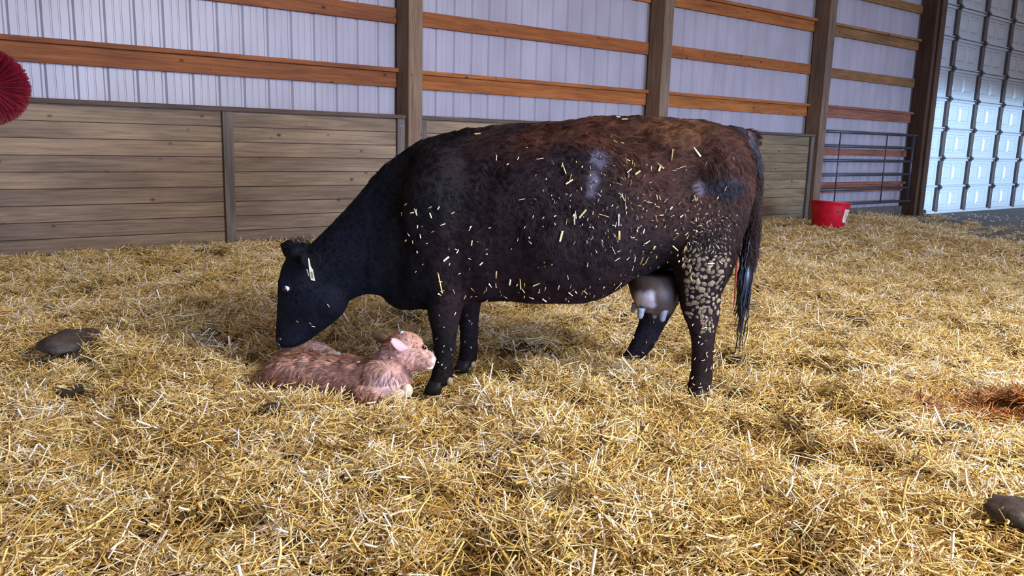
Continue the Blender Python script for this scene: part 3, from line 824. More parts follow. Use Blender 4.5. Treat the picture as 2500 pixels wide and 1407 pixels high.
# ears
def ear(name, base, tip, up, width, m, parent, at, depth=.02):
    base, tip = np.array(base), np.array(tip); ax = tip - base; L = np.linalg.norm(ax); a = ax / L
    u = unit(up - a * (np.array(up) @ a)); s = np.cross(a, u)
    V = []; Fc = []; n = 9
    prof = [.35, .62, .86, 1.0, 1.03, .98, .86, .64, .30]
    for i in range(n):
        t_ = i / (n - 1); w = width * prof[i]
        for k in range(9):
            q = -1 + 2 * k / 8
            cup = depth * (q * q) * (1 - t_ * .7)
            V.append(base + ax * t_ + u * (w * q) + s * cup)
        for k in range(9):
            q = 1 - 2 * k / 8
            cup = depth * (q * q) * (1 - t_ * .7)
            V.append(base + ax * t_ + u * (w * q * .985) + s * (cup - .006 * (1 - q * q * .8)))
    for i in range(n - 1):
        for k in range(18):
            k2 = (k + 1) % 18; Fc.append((i * 18 + k, i * 18 + k2, (i + 1) * 18 + k2, (i + 1) * 18 + k))
    Fc.append(tuple(range(18))[::-1]); Fc.append(tuple((n - 1) * 18 + k for k in range(18)))
    V = [v - np.array(at) for v in V]
    return link(name, pymesh(name, V, Fc), m, parent, at, True)
M['ear_black'] = mat('black_ear', (.006, .006, .009), .8, spec=.08)
eb = W(752, 618, D0 - .085); et = W(768, 660, D0 - .185)
near_ear = ear('ear', eb, et, RH, .042, M['ear_black'], cow, CB)
far_ear = ear('ear', W(715, 618, D0 + .06), W(687, 598, D0 + .16), UP * .8 + RH * .3, .042, M['ear_black'], cow, CB)
# ear tag on the near ear
tg_ = empty('ear_tag', W(755, 636, D0 - .2)); tg_.parent = cow; tg_.location = Vector(W(755, 636, D0 - .2) - CB)
def flat_poly(name, pix, d, th, m, parent):
    """a thin plate standing at distance d"""
    pts = [W(x, y, d) for x, y in pix]; at = pts[0]; n = len(pts)
    V = [p - at for p in pts] + [p - at + FH * th for p in pts]
    Fc = [tuple(range(n))[::-1], tuple(range(n, 2 * n))] + [(i, (i + 1) % n, (i + 1) % n + n, i + n) for i in range(n)]
    return link(name, pymesh(name, V, Fc), m, parent, at)
flat_poly('tag_plate', [(752, 630), (755.5, 633), (758, 650), (764, 660), (769, 686), (759, 684), (755, 662), (754, 652)], D0 - .215, .002, M['tag'], tg_)
flat_poly('tag_back', [(748, 658), (750, 658), (755, 674), (753.5, 675)], D0 - .20, .002, M['tag'], tg_)
flat_poly('tag_print', [(758, 664), (762.5, 663), (765.5, 680), (760.5, 680)], D0 - .2165, .001, M['tag_mark'], tg_)
# eyes
def eyeball(name, c, r, m, parent, at, flat=1.0, view=None):
    bm = bmesh.new(); bmesh.ops.create_uvsphere(bm, u_segments=18, v_segments=12, radius=r)
    for v in bm.verts: v.co = Vector(np.array(c) - np.array(at) + RH * v.co.x + FH * v.co.y * flat + UP * v.co.z)
    me = bpy.data.meshes.new(name); bm.to_mesh(me); bm.free(); return link(name, me, m, parent, at, True)
h, nn_ = hit(700, 704)
ey = eyeball('eye', h + FH * .005, .0165, M['eye_white'], cow, CB)
pu = eyeball('pupil', h - FH * .0035 - RH * .007 - UP * .003, .0125, M['eye'], ey, CB)
ey2 = eyeball('eye', W(700, 704, D0 + .1), .0165, M['eye'], cow, CB)
# eyelid ring
def lid(name, c, r, m, parent, tr=.004):
    pts = [np.array(c) + RH * (r * 1.15 * math.cos(q)) + UP * (r * .85 * math.sin(q)) - FH * .004 for q in np.linspace(0, 2 * math.pi, 17)]
    return tube(name, pts, tr, m, parent, 8)
lid('eyelid', h, .0175, M['ear_black'], cow, .005)
# muzzle
for (x_, y_) in ((677, 829), ):
    h2, _n2 = hit(x_ + 6, y_)
    if h2 is not None: eyeball('nostril', h2 + FH * .004, .011, M['eye'], cow, CB)
nm = W(687, 836, D0 - .002)
bmn = bmesh.new(); bmesh.ops.create_uvsphere(bmn, u_segments=20, v_segments=12, radius=1)
for v in bmn.verts: v.co = Vector(nm - CB + RH * v.co.x * .020 + FH * v.co.y * .050 + UP * v.co.z * .026)
men = bpy.data.meshes.new('nose'); bmn.to_mesh(men); bmn.free(); link('nose', men, M['cow_nose'], cow, CB, True)

# hooves: two claws per foot
def hoof(px, py, d, w, h_, m, parent, at, length=.075):
    g0 = W(px, py, d); gz_ = g0[2]
    for s in (-1, 1):
        V = []; Fc = []; seg = 12
        for (t_, sc_, fx) in ((0, 1.0, -.012), (.35, .97, -.006), (1.0, .80, .004)):
            for k in range(seg):
                th = 2 * math.pi * k / seg
                fwd = math.cos(th); ff = fwd * length * .5 * (1.15 if fwd < 0 else .8)
                V.append(g0 + RH * (ff * sc_ + fx) + FH * (s * w * .5 + math.sin(th) * w * .46 * sc_) + UP * (h_ * t_) - np.array(at))
        for r in range(2):
            for k in range(seg):
                k2 = (k + 1) % seg; Fc.append((r * seg + k, r * seg + k2, (r + 1) * seg + k2, (r + 1) * seg + k))
        Fc.append(tuple(range(seg))[::-1]); Fc.append(tuple(2 * seg + k for k in range(seg)))
        link('hoof_claw', pymesh('hoof_claw', V, Fc), m, parent, at, True)
for (x_, y_, d_) in ((1066, 958, dn - .02), (1134, 905, df - .02), (1704, 977, dh - .01), (1528, 896, dg_)):
    hoof(x_, y_, d_, .052, .055, M['hoof'], cow, CB, .076)
def nub(name, px, py, d, r3, m, parent, at):
    bm = bmesh.new(); bmesh.ops.create_uvsphere(bm, u_segments=12, v_segments=8, radius=1)
    c = W(px, py, d)
    for v in bm.verts: v.co = Vector(c - np.array(at) + RH * v.co.x * r3[0] + FH * v.co.y * r3[1] + UP * v.co.z * r3[2])
    me = bpy.data.meshes.new(name); bm.to_mesh(me); bm.free(); return link(name, me, m, parent, at, True)
nub('dewclaw', 1097, 932, dn - .035, (.016, .014, .020), M['dewclaw'], cow, CB)
nub('dewclaw', 1153, 889, df - .035, (.016, .014, .018), M['dewclaw'], cow, CB)
nub('dewclaw', 1733, 960, dh - .03, (.014, .014, .018), M['dewclaw'], cow, CB)

# udder and teats
bm = bmesh.new()
loft(bm, [(1530, 665, 1665, 665, 3.40, .11), (1534, 700, 1660, 705, 3.37, .12), (1543, 728, 1652, 738, 3.36, .105), (1553, 748, 1642, 760, 3.37, .08), (1570, 760, 1625, 772, 3.38, .05)], LAT, 20, k=0.0)
ud = fuse(bm, .010, 6, 'udder')
co, no = mesh_arrays(ud); ux, uy = projv(co)
uc = np.tile(np.array([.036, .021, .018]), (len(co), 1))
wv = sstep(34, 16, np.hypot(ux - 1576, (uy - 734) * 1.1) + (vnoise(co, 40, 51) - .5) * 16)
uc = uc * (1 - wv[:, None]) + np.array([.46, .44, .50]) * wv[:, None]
wt = sstep(735, 765, uy) * (1 - wv); uc = uc * (1 - wt[:, None] * .3) + np.array([.13, .09, .085]) * wt[:, None] * .3
point_colors(ud, uc); shift(ud, -CB)
udo = link('udder', ud, M['udder'], cow, CB, True)
for (x0_, y0_, x1_, y1_, d_, r_) in ((1551, 742, 1544, 764, 3.36, .0125), (1566, 752, 1562, 779, 3.30, .015), (1621, 756, 1616, 786, 3.30, .015), (1600, 760, 1597, 778, 3.44, .012)):
    a_, b_ = W(x0_, y0_, d_), W(x1_, y1_, d_)
    tube('teat', [a_ + (b_ - a_) * q for q in (0, .3, .6, .85, 1.0)], [r_ * 1.3, r_ * 1.05, r_ * .95, r_ * .8, r_ * .35], M['teat'], udo, 12)

# tail: bone part, then the wet switch
tail_px = [(1775, 322), (1803, 331), (1825, 352), (1836, 388), (1839, 435), (1838, 490), (1838, 540), (1834, 590), (1828, 635)]
tp = [W(x_, y_, D0 - .01) for x_, y_ in tail_px]
V, Fc = tube_geo([p - CB for p in tp], [.030, .038, .042, .040, .034, .030, .028, .025, .020], 12)
tme = pymesh('tail', V, Fc); cc_ = np.tile(np.array([.014, .013, .019]), (len(V), 1)); point_colors(tme, cc_)
tail = link('tail', tme, M['cow_skin'], cow, CB, True)
n = 4200
ti = RNG.random(n) ** .9 * (len(tp) - 1.001); i0 = ti.astype(int); fr = (ti - i0)[:, None]
tpa = np.array(tp); Pc = tpa[i0] * (1 - fr) + tpa[i0 + 1] * fr
rad_ = np.interp(ti, range(len(tp)), [.030, .038, .042, .040, .034, .030, .028, .025, .020])
th = RNG.random(n) * 6.283; N = np.cos(th)[:, None] * RH + np.sin(th)[:, None] * FH
P = Pc + N * rad_[:, None]; D = np.tile(-UP + RH * .15, (n, 1)) + RNG.normal(0, .22, (n, 3))
px_, py_ = projv(P)
cc_ = np.where((py_ < 400)[:, None], np.array([.026, .026, .036]), np.array([.026, .015, .014])) * (0.6 + RNG.random(n))[:, None]
hair_object('tail_hair', P, N, D, RNG.uniform(.03, .075, n), .30, .0010, cc_, M['cow_hair'], cow, CB, curl=.15)
# switch: a mass of wet locks
M['switch'] = mat('wet_black_switch', (.007, .012, .022), .28)
sw = [(1829, 600, .020), (1824, 640, .024), (1818, 670, .034), (1815, 700, .030), (1811, 730, .022), (1808, 760, .013), (1806, 775, .006)]
V, Fc = tube_geo([W(a, b, D0) - CB for a, b, r in sw], [r for a, b, r in sw], 14)
swo = link('tail_switch', pymesh('tail_switch', V, Fc), M['switch'], cow, CB, True)
V = []; Fc = []
for i in range(110):
    x0_ = 1828 + RNG.normal(0, 8); y0_ = RNG.uniform(560, 660); xe = 1806 + RNG.normal(0, 6); ye = RNG.uniform(740, 872) if i % 3 == 0 else RNG.uniform(700, 790)
    dd = D0 + RNG.normal(0, .02); ph = RNG.random() * 6
    pp = []
    for q in np.linspace(0, 1, 9):
        wob = math.sin(ph + q * 9) * 3 * q; bul = math.sin(q * 3.14) * RNG.normal(0, 1) * 2
        pp.append(W(x0_ + (xe - x0_) * q + wob + bul, y0_ + (ye - y0_) * q, dd) - CB)
    tube_geo(pp, [.003, .0035, .0035, .003, .003, .0026, .0022, .0017, .0006], 5, V, Fc)
tag(link('tail_lock', pymesh('tail_lock', V, Fc), M['switch'], cow, CB, True), kind='stuff')
tube('membrane_strand', [W(x_, y_, D0 - .06) for x_, y_ in ((1812, 552), (1806, 590), (1800, 630), (1796, 680), (1794, 720), (1791, 752))], [.0045, .005, .0045, .004, .003, .0015], M['red_strand'], cow, 8)
tube('membrane_strand', [W(x_, y_, D0 - .02) for x_, y_ in ((1836, 470), (1838, 500), (1834, 530), (1837, 548))], [.004, .006, .005, .002], M['red_strand'], cow, 8)

# dried dung clods on the near thigh
def clod_mesh():
    bm = bmesh.new(); bmesh.ops.create_icosphere(bm, subdivisions=1, radius=1)
    for v in bm.verts: v.co = Vector((v.co.x * random.uniform(.8, 1.15), v.co.y * random.uniform(.8, 1.15), v.co.z * random.uniform(.8, 1.1)))
    me = bpy.data.meshes.new('dung_clod'); bm.to_mesh(me); bm.free()
    me.polygons.foreach_set('use_smooth', [True] * len(me.polygons)); return me
clods = [clod_mesh() for _ in range(6)]
placed = []
def add_clod(x_, y_, r_px, squash):
    h, n_ = hit(x_, y_)
    if h is None: return
    for (qx, qy, qr) in placed:
        if math.hypot(qx - x_, qy - y_) < (qr + r_px) * .70: return
    placed.append((x_, y_, r_px))
    r_ = r_px * 3.3 / F
    o = link('dung_clod', random.choice(clods), M['clod'], cow, h - n_ * .0005)
    zq = Vector(n_).to_track_quat('Z', 'Y'); o.rotation_mode = 'QUATERNION'
    o.rotation_quaternion = zq @ Matrix.Rotation(random.uniform(0, 6.28), 3, 'Z').to_quaternion()
    o.scale = (r_ * squash, r_ * 1.2, r_ * .34)
tries = 0
while tries < 2600 and len(placed) < 265:
    tries += 1
    y_ = RNG.uniform(520, 812); q = (y_ - 520) / 290
    if y_ < 600: x0_, x1_, rr_, dens = 1690, 1800, RNG.uniform(2, 4.2), .16
    elif y_ < 650: x0_, x1_, rr_, dens = 1665, 1785, RNG.uniform(3.5, 8), .5
    elif y_ < 720: x0_, x1_, rr_, dens = 1675, 1765, RNG.uniform(5, 11.5), 1
    elif y_ < 775: x0_, x1_, rr_, dens = 1675, 1755, RNG.uniform(5, 11), 1
    else: x0_, x1_, rr_, dens = 1712, 1742, RNG.uniform(3, 6), 1
    if RNG.random() > dens: continue
    add_clod(RNG.uniform(x0_, x1_), y_, rr_, RNG.uniform(.75, 1.0) if y_ > 620 else RNG.uniform(.35, .6))

# straw stuck on the coat
def stuck_straw(name, spots, parent, at, bvh, m, lift=.006):
    V = []; Fc = []; T = []
    for (x_, y_, L_, ang, w_) in spots:
        h, n_ = hit(x_, y_, bvh)
        if h is None: continue
        d_ = RH * math.cos(ang) + UP * math.sin(ang); d_ = unit(d_ - n_ * (d_ @ n_)); s_ = np.cross(n_, d_)
        c_ = h + n_ * (lift + RNG.random() * .006); Lm = L_ * 3.2 / F; wm = w_ * 3.2 / F
        b_ = len(V)
        for q in (-.5, .5):
            for (ss, uu) in ((1, 0), (0, .5), (-1, 0), (0, -.5)):
                V.append(c_ + d_ * (Lm * q) + n_ * (RNG.normal(0, .002)) + s_ * (ss * wm / 2) + n_ * (uu * wm / 2) - np.array(at))
        Fc += [(b_ + k, b_ + (k + 1) % 4, b_ + 4 + (k + 1) % 4, b_ + 4 + k) for k in range(4)] + [(b_ + 3, b_ + 2, b_ + 1, b_), (b_ + 4, b_ + 5, b_ + 6, b_ + 7)]
        T += [RNG.random()] * 8
    me = pymesh(name, V, Fc); a_ = me.attributes.new('tone', 'FLOAT', 'POINT'); a_.data.foreach_set('value', T)
    return tag(link(name, me, m, parent, at), kind='stuff')
spots = [(1075, 690, 55, 1.80, 3.5), (1511, 575, 22, 1.57, 4.5), (1509, 538, 28, 1.57, 3), (1272, 690, 30, 1.57, 3.5), (1368, 577, 26, 1.3, 4), (1391, 446, 20, .6, 4),
         (1422, 522, 26, .9, 4.5), (1702, 373, 30, -1.0, 4.5), (1640, 378, 28, 1.5, 2.5), (1556, 423, 14, .7, 5), (1612, 408, 20, -.8, 3), (1610, 412, 18, 1.3, 4), (1525, 297, 16, .4, 3),
         (1017, 518, 18, -1.05, 3), (1090, 632, 18, .7, 4.5), (1212, 670, 20, 1.5, 3.5), (1246, 685, 18, 1.4, 4), (1310, 690, 20, .7, 3), (1508, 696, 26, 1.5, 4), (1167, 330, 16, -.2, 2.5),
         (1378, 415, 26, -1.2, 2.5), (1402, 536, 26, 1.57, 2.5), (1650, 605, 18, -.6, 3), (1675, 608, 16, 1.2, 3.5), (1735, 643, 16, 0.0, 2.5), (1757, 640, 12, -.7, 2.5), (1562, 634, 20, 1.57, 3), (1576, 632, 18, 1.57, 3)]
for i in range(215):
    x_ = 1480 + RNG.normal(0, 120); y_ = 520 + RNG.normal(0, 95)
    if x_ > 1790 or x_ < 1150: continue
    spots.append((x_, y_, 3 + RNG.exponential(4.5), RNG.uniform(0, 3.14) if RNG.random() < .5 else 1.57 + RNG.normal(0, .25), RNG.uniform(.8, 1.9)))
for i in range(46): spots.append((RNG.uniform(1150, 1520), RNG.uniform(690, 740), RNG.uniform(5, 18), 1.57 + RNG.normal(0, .4), RNG.uniform(1.2, 2.6)))
for i in range(40): spots.append((RNG.uniform(980, 1200), RNG.uniform(480, 740), RNG.uniform(4, 14), RNG.uniform(0, 3.1), RNG.uniform(1.2, 3)))
for i in range(60): spots.append((RNG.uniform(1540, 1760), RNG.uniform(480, 700), RNG.uniform(4, 14), 1.57 + RNG.normal(0, .5), RNG.uniform(1.2, 2.6)))
for i in range(30): spots.append((RNG.uniform(1680, 1745), RNG.uniform(790, 950), RNG.uniform(3, 11), 1.57 + RNG.normal(0, .9), RNG.uniform(1, 2.4)))
for i in range(12): spots.append((RNG.uniform(1545, 1620), RNG.uniform(780, 880), RNG.uniform(3, 10), RNG.uniform(0, 3), RNG.uniform(1, 2.4)))
for i in range(24): spots.append((RNG.uniform(1062, 1160), RNG.uniform(760, 900), RNG.uniform(3, 8), RNG.uniform(0, 3), RNG.uniform(1, 2)))
spots += [(802, 745, 9, -1.0, 1.6), (728, 783, 8, -.5, 1.6), (765, 795, 10, -.6, 1.6), (758, 786, 6, -.8, 1.4)]
stuck_straw('stuck_straw', spots, cow, CB, cow_bvh, M['pale_straw'])

# ------------------------------------------------------------------ CALF
bm = bmesh.new()
ca = unit(W(960, 900, 3.18) - W(700, 900, 3.44)); ca[2] = 0; ca = unit(ca); CL = unit(np.cross(UP, ca))   # calf's lateral direction
if CL @ FH < 0: CL = -CL
loft(bm, [(664, 885, 664, 915, 3.46, .05), (676, 876, 674, 935, 3.44, .085), (700, 870, 696, 948, 3.42, .11), (740, 866, 738, 950, 3.39, .12), (790, 868, 786, 960, 3.35, .12),
          (840, 872, 838, 972, 3.31, .125), (885, 872, 888, 982, 3.27, .125), (925, 868, 930, 985, 3.23, .115), (960, 872, 965, 975, 3.20, .09), (985, 895, 982, 960, 3.18, .05)], CL, 24, k=0.10, nexp=2.3)
# neck up to the head
loft(bm, [(890, 885, 960, 965, 3.24, .085), (912, 868, 985, 935, 3.23, .08), (930, 855, 1000, 912, 3.23, .07), (945, 838, 1005, 905, 3.23, .065), (958, 822, 1008, 900, 3.23, .062)], CL, 18, k=0.0)
# head
hd = unit(RH * .92 - FH * .30); HL = unit(np.cross(UP, hd)); HL = HL if HL @ FH > 0 else -HL
loft(bm, [(950, 828, 965, 880, 3.23, .045), (965, 814, 978, 895, 3.225, .060), (985, 808, 992, 903, 3.22, .066), (1005, 812, 1008, 906, 3.215, .062), (1022, 826, 1024, 905, 3.21, .052),
          (1036, 848, 1036, 904, 3.205, .042), (1048, 858, 1046, 902, 3.20, .036), (1057, 864, 1056, 897, 3.197, .032), (1062, 872, 1061, 890, 3.195, .020)], HL, 18, k=0.0, nexp=2.3)
# haunch, thigh and shoulder bulges
blob(bm, W(705, 908, 3.36), (.070, .055, .060)); blob(bm, W(735, 925, 3.32), (.085, .05, .045))
blob(bm, W(925, 925, 3.15), (.070, .05, .075)); blob(bm, W(905, 960, 3.12), (.075, .045, .04))
# near foreleg folded below the chest, far foreleg ahead of it
loft(bm, [(860, 965, 855, 990, 3.14, .035), (900, 950, 895, 992, 3.11, .04), (940, 950, 940, 990, 3.10, .035), (975, 950, 980, 985, 3.10, .030), (990, 960, 985, 984, 3.10, .022)], FH, 14, k=0)
loft(bm, [(950, 930, 950, 965, 3.2, .03), (975, 936, 975, 968, 3.19, .03), (995, 940, 995, 972, 3.19, .026), (1002, 950, 1000, 970, 3.19, .016)], FH, 14, k=0)
# far hind leg drawn up behind the rump
loft(bm, [(690, 862, 700, 895, 3.52, .05), (715, 842, 722, 880, 3.55, .045), (750, 834, 750, 868, 3.56, .04), (785, 838, 780, 864, 3.56, .028), (808, 850, 800, 868, 3.56, .020), (822, 858, 816, 870, 3.56, .016)], FH, 14, k=0)
calf_me = fuse(bm, .0065, 4, 'calf_body')
co, no = mesh_arrays(calf_me)
co = co + no * ((vnoise(co, 14, 61) - .5) * .008 + (vnoise(co, 42, 62) - .5) * .005)[:, None]
calf_me.vertices.foreach_set('co', co.astype(np.float32).ravel()); calf_me.update()
def calf_color(P):
    px, py = projv(P); n1 = vnoise(P, 18, 71); n2 = vnoise(P, 45, 72)
    c = np.tile(np.array([.390, .205, .155]), (len(P), 1))
    def blend(c, w, k): return c * (1 - w[:, None]) + np.array(k) * w[:, None]
    c = blend(c, sstep(900, 865, py + (n1 - .5) * 30) * (px < 940) * .7, (.25, .115, .078))
    c = blend(c, sstep(905, 980, px) * sstep(900, 960, py) * .5, (.43, .27, .25))
    c = blend(c, sstep(975, 1030, px) * (py < 900) * .65, (.46, .25, .17))
    c = blend(c, sstep(1038, 1060, px) * (py < 905) * .8, (.60, .37, .33))
    c = blend(c, sstep(40, 12, np.hypot((px - 950) * .8, py - 938)) * .6, (.55, .40, .42))
    c = blend(c, sstep(24, 10, np.hypot(px - 1000, py - 862)) * .6, (.55, .33, .28))
    c = blend(c, sstep(40, 10, np.hypot(px - 965, (py - 818) * 1.6)) * .7, (.15, .055, .04))
    c = blend(c, ((py < 872) & (px > 730) & (px < 835) & (P @ FH > 3.47)) * sstep(745, 830, px) * .9, (.62, .45, .44))
    kn = ((px > 958) & (py > 932)) * 1.0 * sstep(955, 970, px)
    c = blend(c, kn * .8, (.62, .48, .38))
    return c * (0.75 + .5 * n1)[:, None]
co, no = mesh_arrays(calf_me); point_colors(calf_me, calf_color(co))
calf_bvh = BVHTree.FromPolygons([Vector(v) for v in co], [tuple(p.vertices) for p in calf_me.polygons])
CF = np.array([*W(840, 950, 3.3)[:2], 0.075])
calf = empty('calf', CF, 'small reddish tan newborn calf lying in the straw at the cow\'s muzzle', 'calf')
P, N = sample_surface(calf_me, 52000, RNG)
shift(calf_me, -CF); link('body', calf_me, M['calf_skin'], calf, CF, True)
px, py = projv(P)
D = -ca[None] * 0.9 - UP[None] * 0.7 + 0 * P
D = np.where(((px > 945) & (py < 905))[:, None], -hd * 0.8 - UP * .25, D)
# wet locks: hairs of a neighbourhood share one direction
D = D + np.cross(N, D) * ((vnoise(P, 16, 81) - .5) * 2.6)[:, None] + RNG.normal(0, .05, P.shape)
Lc = .022 * (0.6 + .8 * vnoise(P, 25, 82)) * np.where((px > 960) & (py < 905), .45, 1.0) * np.where((px > 955) & (py > 930), .35, 1.0)
own, pull = lock_up(P, N, D, Lc, 3400, RNG)
ck = RNG.random(3400)[own]
pc = calf_color(P) * (.62 + .95 * ck ** 1.3)[:, None]
hair_object('coat_hair', P, N, D, Lc, .36, .00065, np.clip(pc, 0, .85), M['calf_hair'], calf, CF, curl=.05, pull=pull)
# ears
M['ear_calf_dark'] = mat('grey_brown_calf_ear', (.17, .095, .085), .6)
e1 = ear('ear', W(996, 852, 3.155), W(955, 830, 3.09), UP * .6 - RH * .3 , .024, M['pink'], calf, CF, .012)
e2 = ear('ear', W(952, 836, 3.28), W(908, 820, 3.34), UP * .9 - RH * .2, .024, M['ear_calf_dark'], calf, CF, .012)
h, n_ = hit(1034, 849, calf_bvh)
if h is not None:
    eyeball('eye', h + FH * .003, .0125, M['eye'], calf, CF)
    lid('eyelid', h + FH * .000, .0125, mat('pale_eyelid', (.42, .26, .22), .6), calf, .0022)
h, n_ = hit(1056, 878, calf_bvh)
if h is not None:
    nub('nose', 1056, 880, (h @ FH) + .018, (.013, .026, .018), M['nose'], calf, CF)
nub('chin', 1048, 897, 3.195, (.018, .022, .009), M['nose'], calf, CF)
nub('hoof', 975, 976, 3.07, (.030, .020, .017), M['hoof_cream'], calf, CF)
nub('knee', 994, 954, 3.165, (.024, .022, .030), M['hoof_cream'], calf, CF)
nub('hoof', 824, 864, 3.56, (.016, .016, .010), mat('pale_blue_hoof', (.50, .62, .66), .4), calf, CF)
# small tag tuft between the ears
tube('ear_tag', [W(976, 816, 3.20), W(980, 812, 3.195), W(984, 809, 3.195)], [.003, .006, .003], mat('pale_blue_tag', (.40, .52, .60), .4), calf, 8)
spots = [(790, 905, 12, -.6, 1.6), (745, 880, 8, .4, 1.6), (880, 890, 7, .3, 1.6), (960, 870, 8, -1.0, 1.6)]
stuck_straw('stuck_straw', spots, calf, CF, calf_bvh, M['pale_straw'], .012)

# ------------------------------------------------------------------ finish the straw scatter, free of the animals
P = STRAW['P']
keepm = np.ones(len(P), bool)
for (px_d, py_d, r_d) in ((172, 862, .085), (190, 968, .07), (664, 1008, .06), (2485, 1262, .10), (2330, 1062, .06), (428, 672, .06)):
    q = onz(px_d, py_d, .1)
    for _ in range(8): q = onz(px_d, py_d, hz(q[0], q[1]))
    keepm &= np.hypot(P[:, 0] - q[0], P[:, 1] - q[1]) > r_d
for k_ in range(len(P)):
    v = Vector((P[k_, 0], P[k_, 1], P[k_, 2] + 0.03))
    if abs(v.x - CF[0]) < 1.0 and abs(v.y - CF[1]) < 1.0:
        r_ = calf_bvh.find_nearest(v, .10)
        if r_[0] is not None and (r_[3] < .02 or (v - r_[0]).dot(r_[1]) < 0): keepm[k_] = False
    if abs(v.x - CB[0]) < 1.5 and abs(v.y - CB[1]) < 1.5 and keepm[k_]:
        r_ = cow_bvh.find_nearest(v, .08)
        if r_[0] is not None and r_[3] < .012: keepm[k_] = False
pm_ = bpy.data.meshes.new('loose_straw')
Pk = P[keepm]; pm_.vertices.add(len(Pk)); pm_.vertices.foreach_set('co', Pk.astype(np.float32).ravel())
ra_ = pm_.attributes.new('rot', 'FLOAT_VECTOR', 'POINT')
ra_.data.foreach_set('vector', np.stack([STRAW['rx'], STRAW['ry'], STRAW['rz']], 1)[keepm].astype(np.float32).ravel())
sa_ = pm_.attributes.new('scl', 'FLOAT', 'POINT'); sa_.data.foreach_set('value', STRAW['S'][keepm].astype(np.float32))
ia_ = pm_.attributes.new('pick', 'INT', 'POINT'); ia_.data.foreach_set('value', RNG.integers(0, NV, len(Pk)).astype(np.int32))
loose = link('loose_straw', pm_, M['straw'], bed, (0, 0, 0)); tag(loose, kind='stuff')
ng = bpy.data.node_groups.new('straw_scatter', 'GeometryNodeTree')
ng.interface.new_socket('Geometry', in_out='INPUT', socket_type='NodeSocketGeometry')
ng.interface.new_socket('Geometry', in_out='OUTPUT', socket_type='NodeSocketGeometry')
gi = ng.nodes.new('NodeGroupInput'); go = ng.nodes.new('NodeGroupOutput')
ci = ng.nodes.new('GeometryNodeCollectionInfo'); ci.inputs['Collection'].default_value = clump_col
ci.inputs['Separate Children'].default_value = True; ci.inputs['Reset Children'].default_value = True
ip = ng.nodes.new('GeometryNodeInstanceOnPoints'); ip.inputs['Pick Instance'].default_value = True
def named(nm_, ty):
    q = ng.nodes.new('GeometryNodeInputNamedAttribute'); q.data_type = ty; q.inputs['Name'].default_value = nm_; return q
a1 = named('rot', 'FLOAT_VECTOR'); a2 = named('scl', 'FLOAT'); a3 = named('pick', 'INT')
er = ng.nodes.new('FunctionNodeEulerToRotation')
ng.links.new(a1.outputs[0], er.inputs[0]); ng.links.new(er.outputs[0], ip.inputs['Rotation'])
ng.links.new(a2.outputs[0], ip.inputs['Scale']); ng.links.new(a3.outputs[0], ip.inputs['Instance Index'])
ng.links.new(gi.outputs[0], ip.inputs['Points']); ng.links.new(ci.outputs[0], ip.inputs['Instance'])
ng.links.new(ip.outputs[0], go.inputs[0])
md = loose.modifiers.new('scatter', 'NODES'); md.node_group = ng

# larger single straws lying on top in the foreground
V_, F_, T_ = straw_geo(3200, 1.0, .06, .17, .003, .0085, RNG, tilt=.12, lift=.0, tone=lambda n: RNG.beta(4, 1.6, n))
V_ = V_.reshape(-1, 12, 3); n = len(V_)
rr_ = RNG.uniform(1.3, 5.6, n); aa_ = math.atan2(FH[1], FH[0]) + RNG.uniform(-.72, .72, n)
cx_ = rr_ * np.cos(aa_); cy_ = rr_ * np.sin(aa_)
cen = V_.mean(1); V_ = V_ - cen[:, None, :]
zc = terr(cx_, cy_)
gxs = (terr(cx_ + .04, cy_) - terr(cx_ - .04, cy_)) / .08; gys = (terr(cx_, cy_ + .04) - terr(cx_, cy_ - .04)) / .08
V_[:, :, 2] += V_[:, :, 0] * gxs[:, None] + V_[:, :, 1] * gys[:, None]
V_ += np.stack([cx_, cy_, zc + RNG.uniform(.012, .03, n)], 1)[:, None, :]
ok = []
for k_ in range(n):
    v = Vector((cx_[k_], cy_[k_], zc[k_] + .03)); a_ = calf_bvh.find_nearest(v, .12); b_ = cow_bvh.find_nearest(v, .07)
    inside = a_[0] is not None and (a_[3] < .06 or (v - a_[0]).dot(a_[1]) < 0)
    ok.append(not inside and b_[0] is None and cy_[k_] < 7.2)
ok = np.array(ok); V_ = V_[ok]; m_ = len(V_)
Fq_ = F_[:m_ * 8]
tag(link('long_straw', np_mesh('long_straw', V_.reshape(-1, 3), Fq_, T_.reshape(-1, 12)[ok].ravel()), M['straw'], bed, (0, 0, 0)), kind='stuff')

# ------------------------------------------------------------------ DUNG PATS
def ground(px, py):
    z_ = .08
    for _ in range(12):
        q = onz(px, py, z_); z_ = .5 * z_ + .5 * (hz(q[0], q[1]) + .01)
    return q
def dung(px, py, rx, ry, hgt, label, seed):
    q = ground(px, py); q[2] = hz(q[0], q[1]); rng = np.random.default_rng(seed)
    bm = bmesh.new(); bmesh.ops.create_icosphere(bm, subdivisions=3, radius=1)
    C_ = np.array([v.co[:] for v in bm.verts]); f_ = vnoise(C_ + seed, 1.7, seed) ; f2 = vnoise(C_ + seed, 5, seed)
    for v, a_, b_ in zip(bm.verts, f_, f2):
        k_ = .62 + a_ * .55 + b_ * .38
        v.co = Vector(RH * v.co.x * rx * k_ + FH * v.co.y * ry * k_ + UP * max(v.co.z, -.3) * hgt * k_)
    me = bpy.data.meshes.new('dung_pat'); bm.to_mesh(me); bm.free()
    o = link('dung_pat', me, M['dung'], None, (q[0], q[1], q[2] + .022), True)
    return tag(o, label, 'dung', 'dung pats in the straw')
dung(172, 862, .085, .15, .05, 'dark glistening dung pat left in the straw below the plank wall', 3)
dung(190, 968, .07, .08, .034, 'small flat half-buried dung pat in front of the larger one at the left', 4)
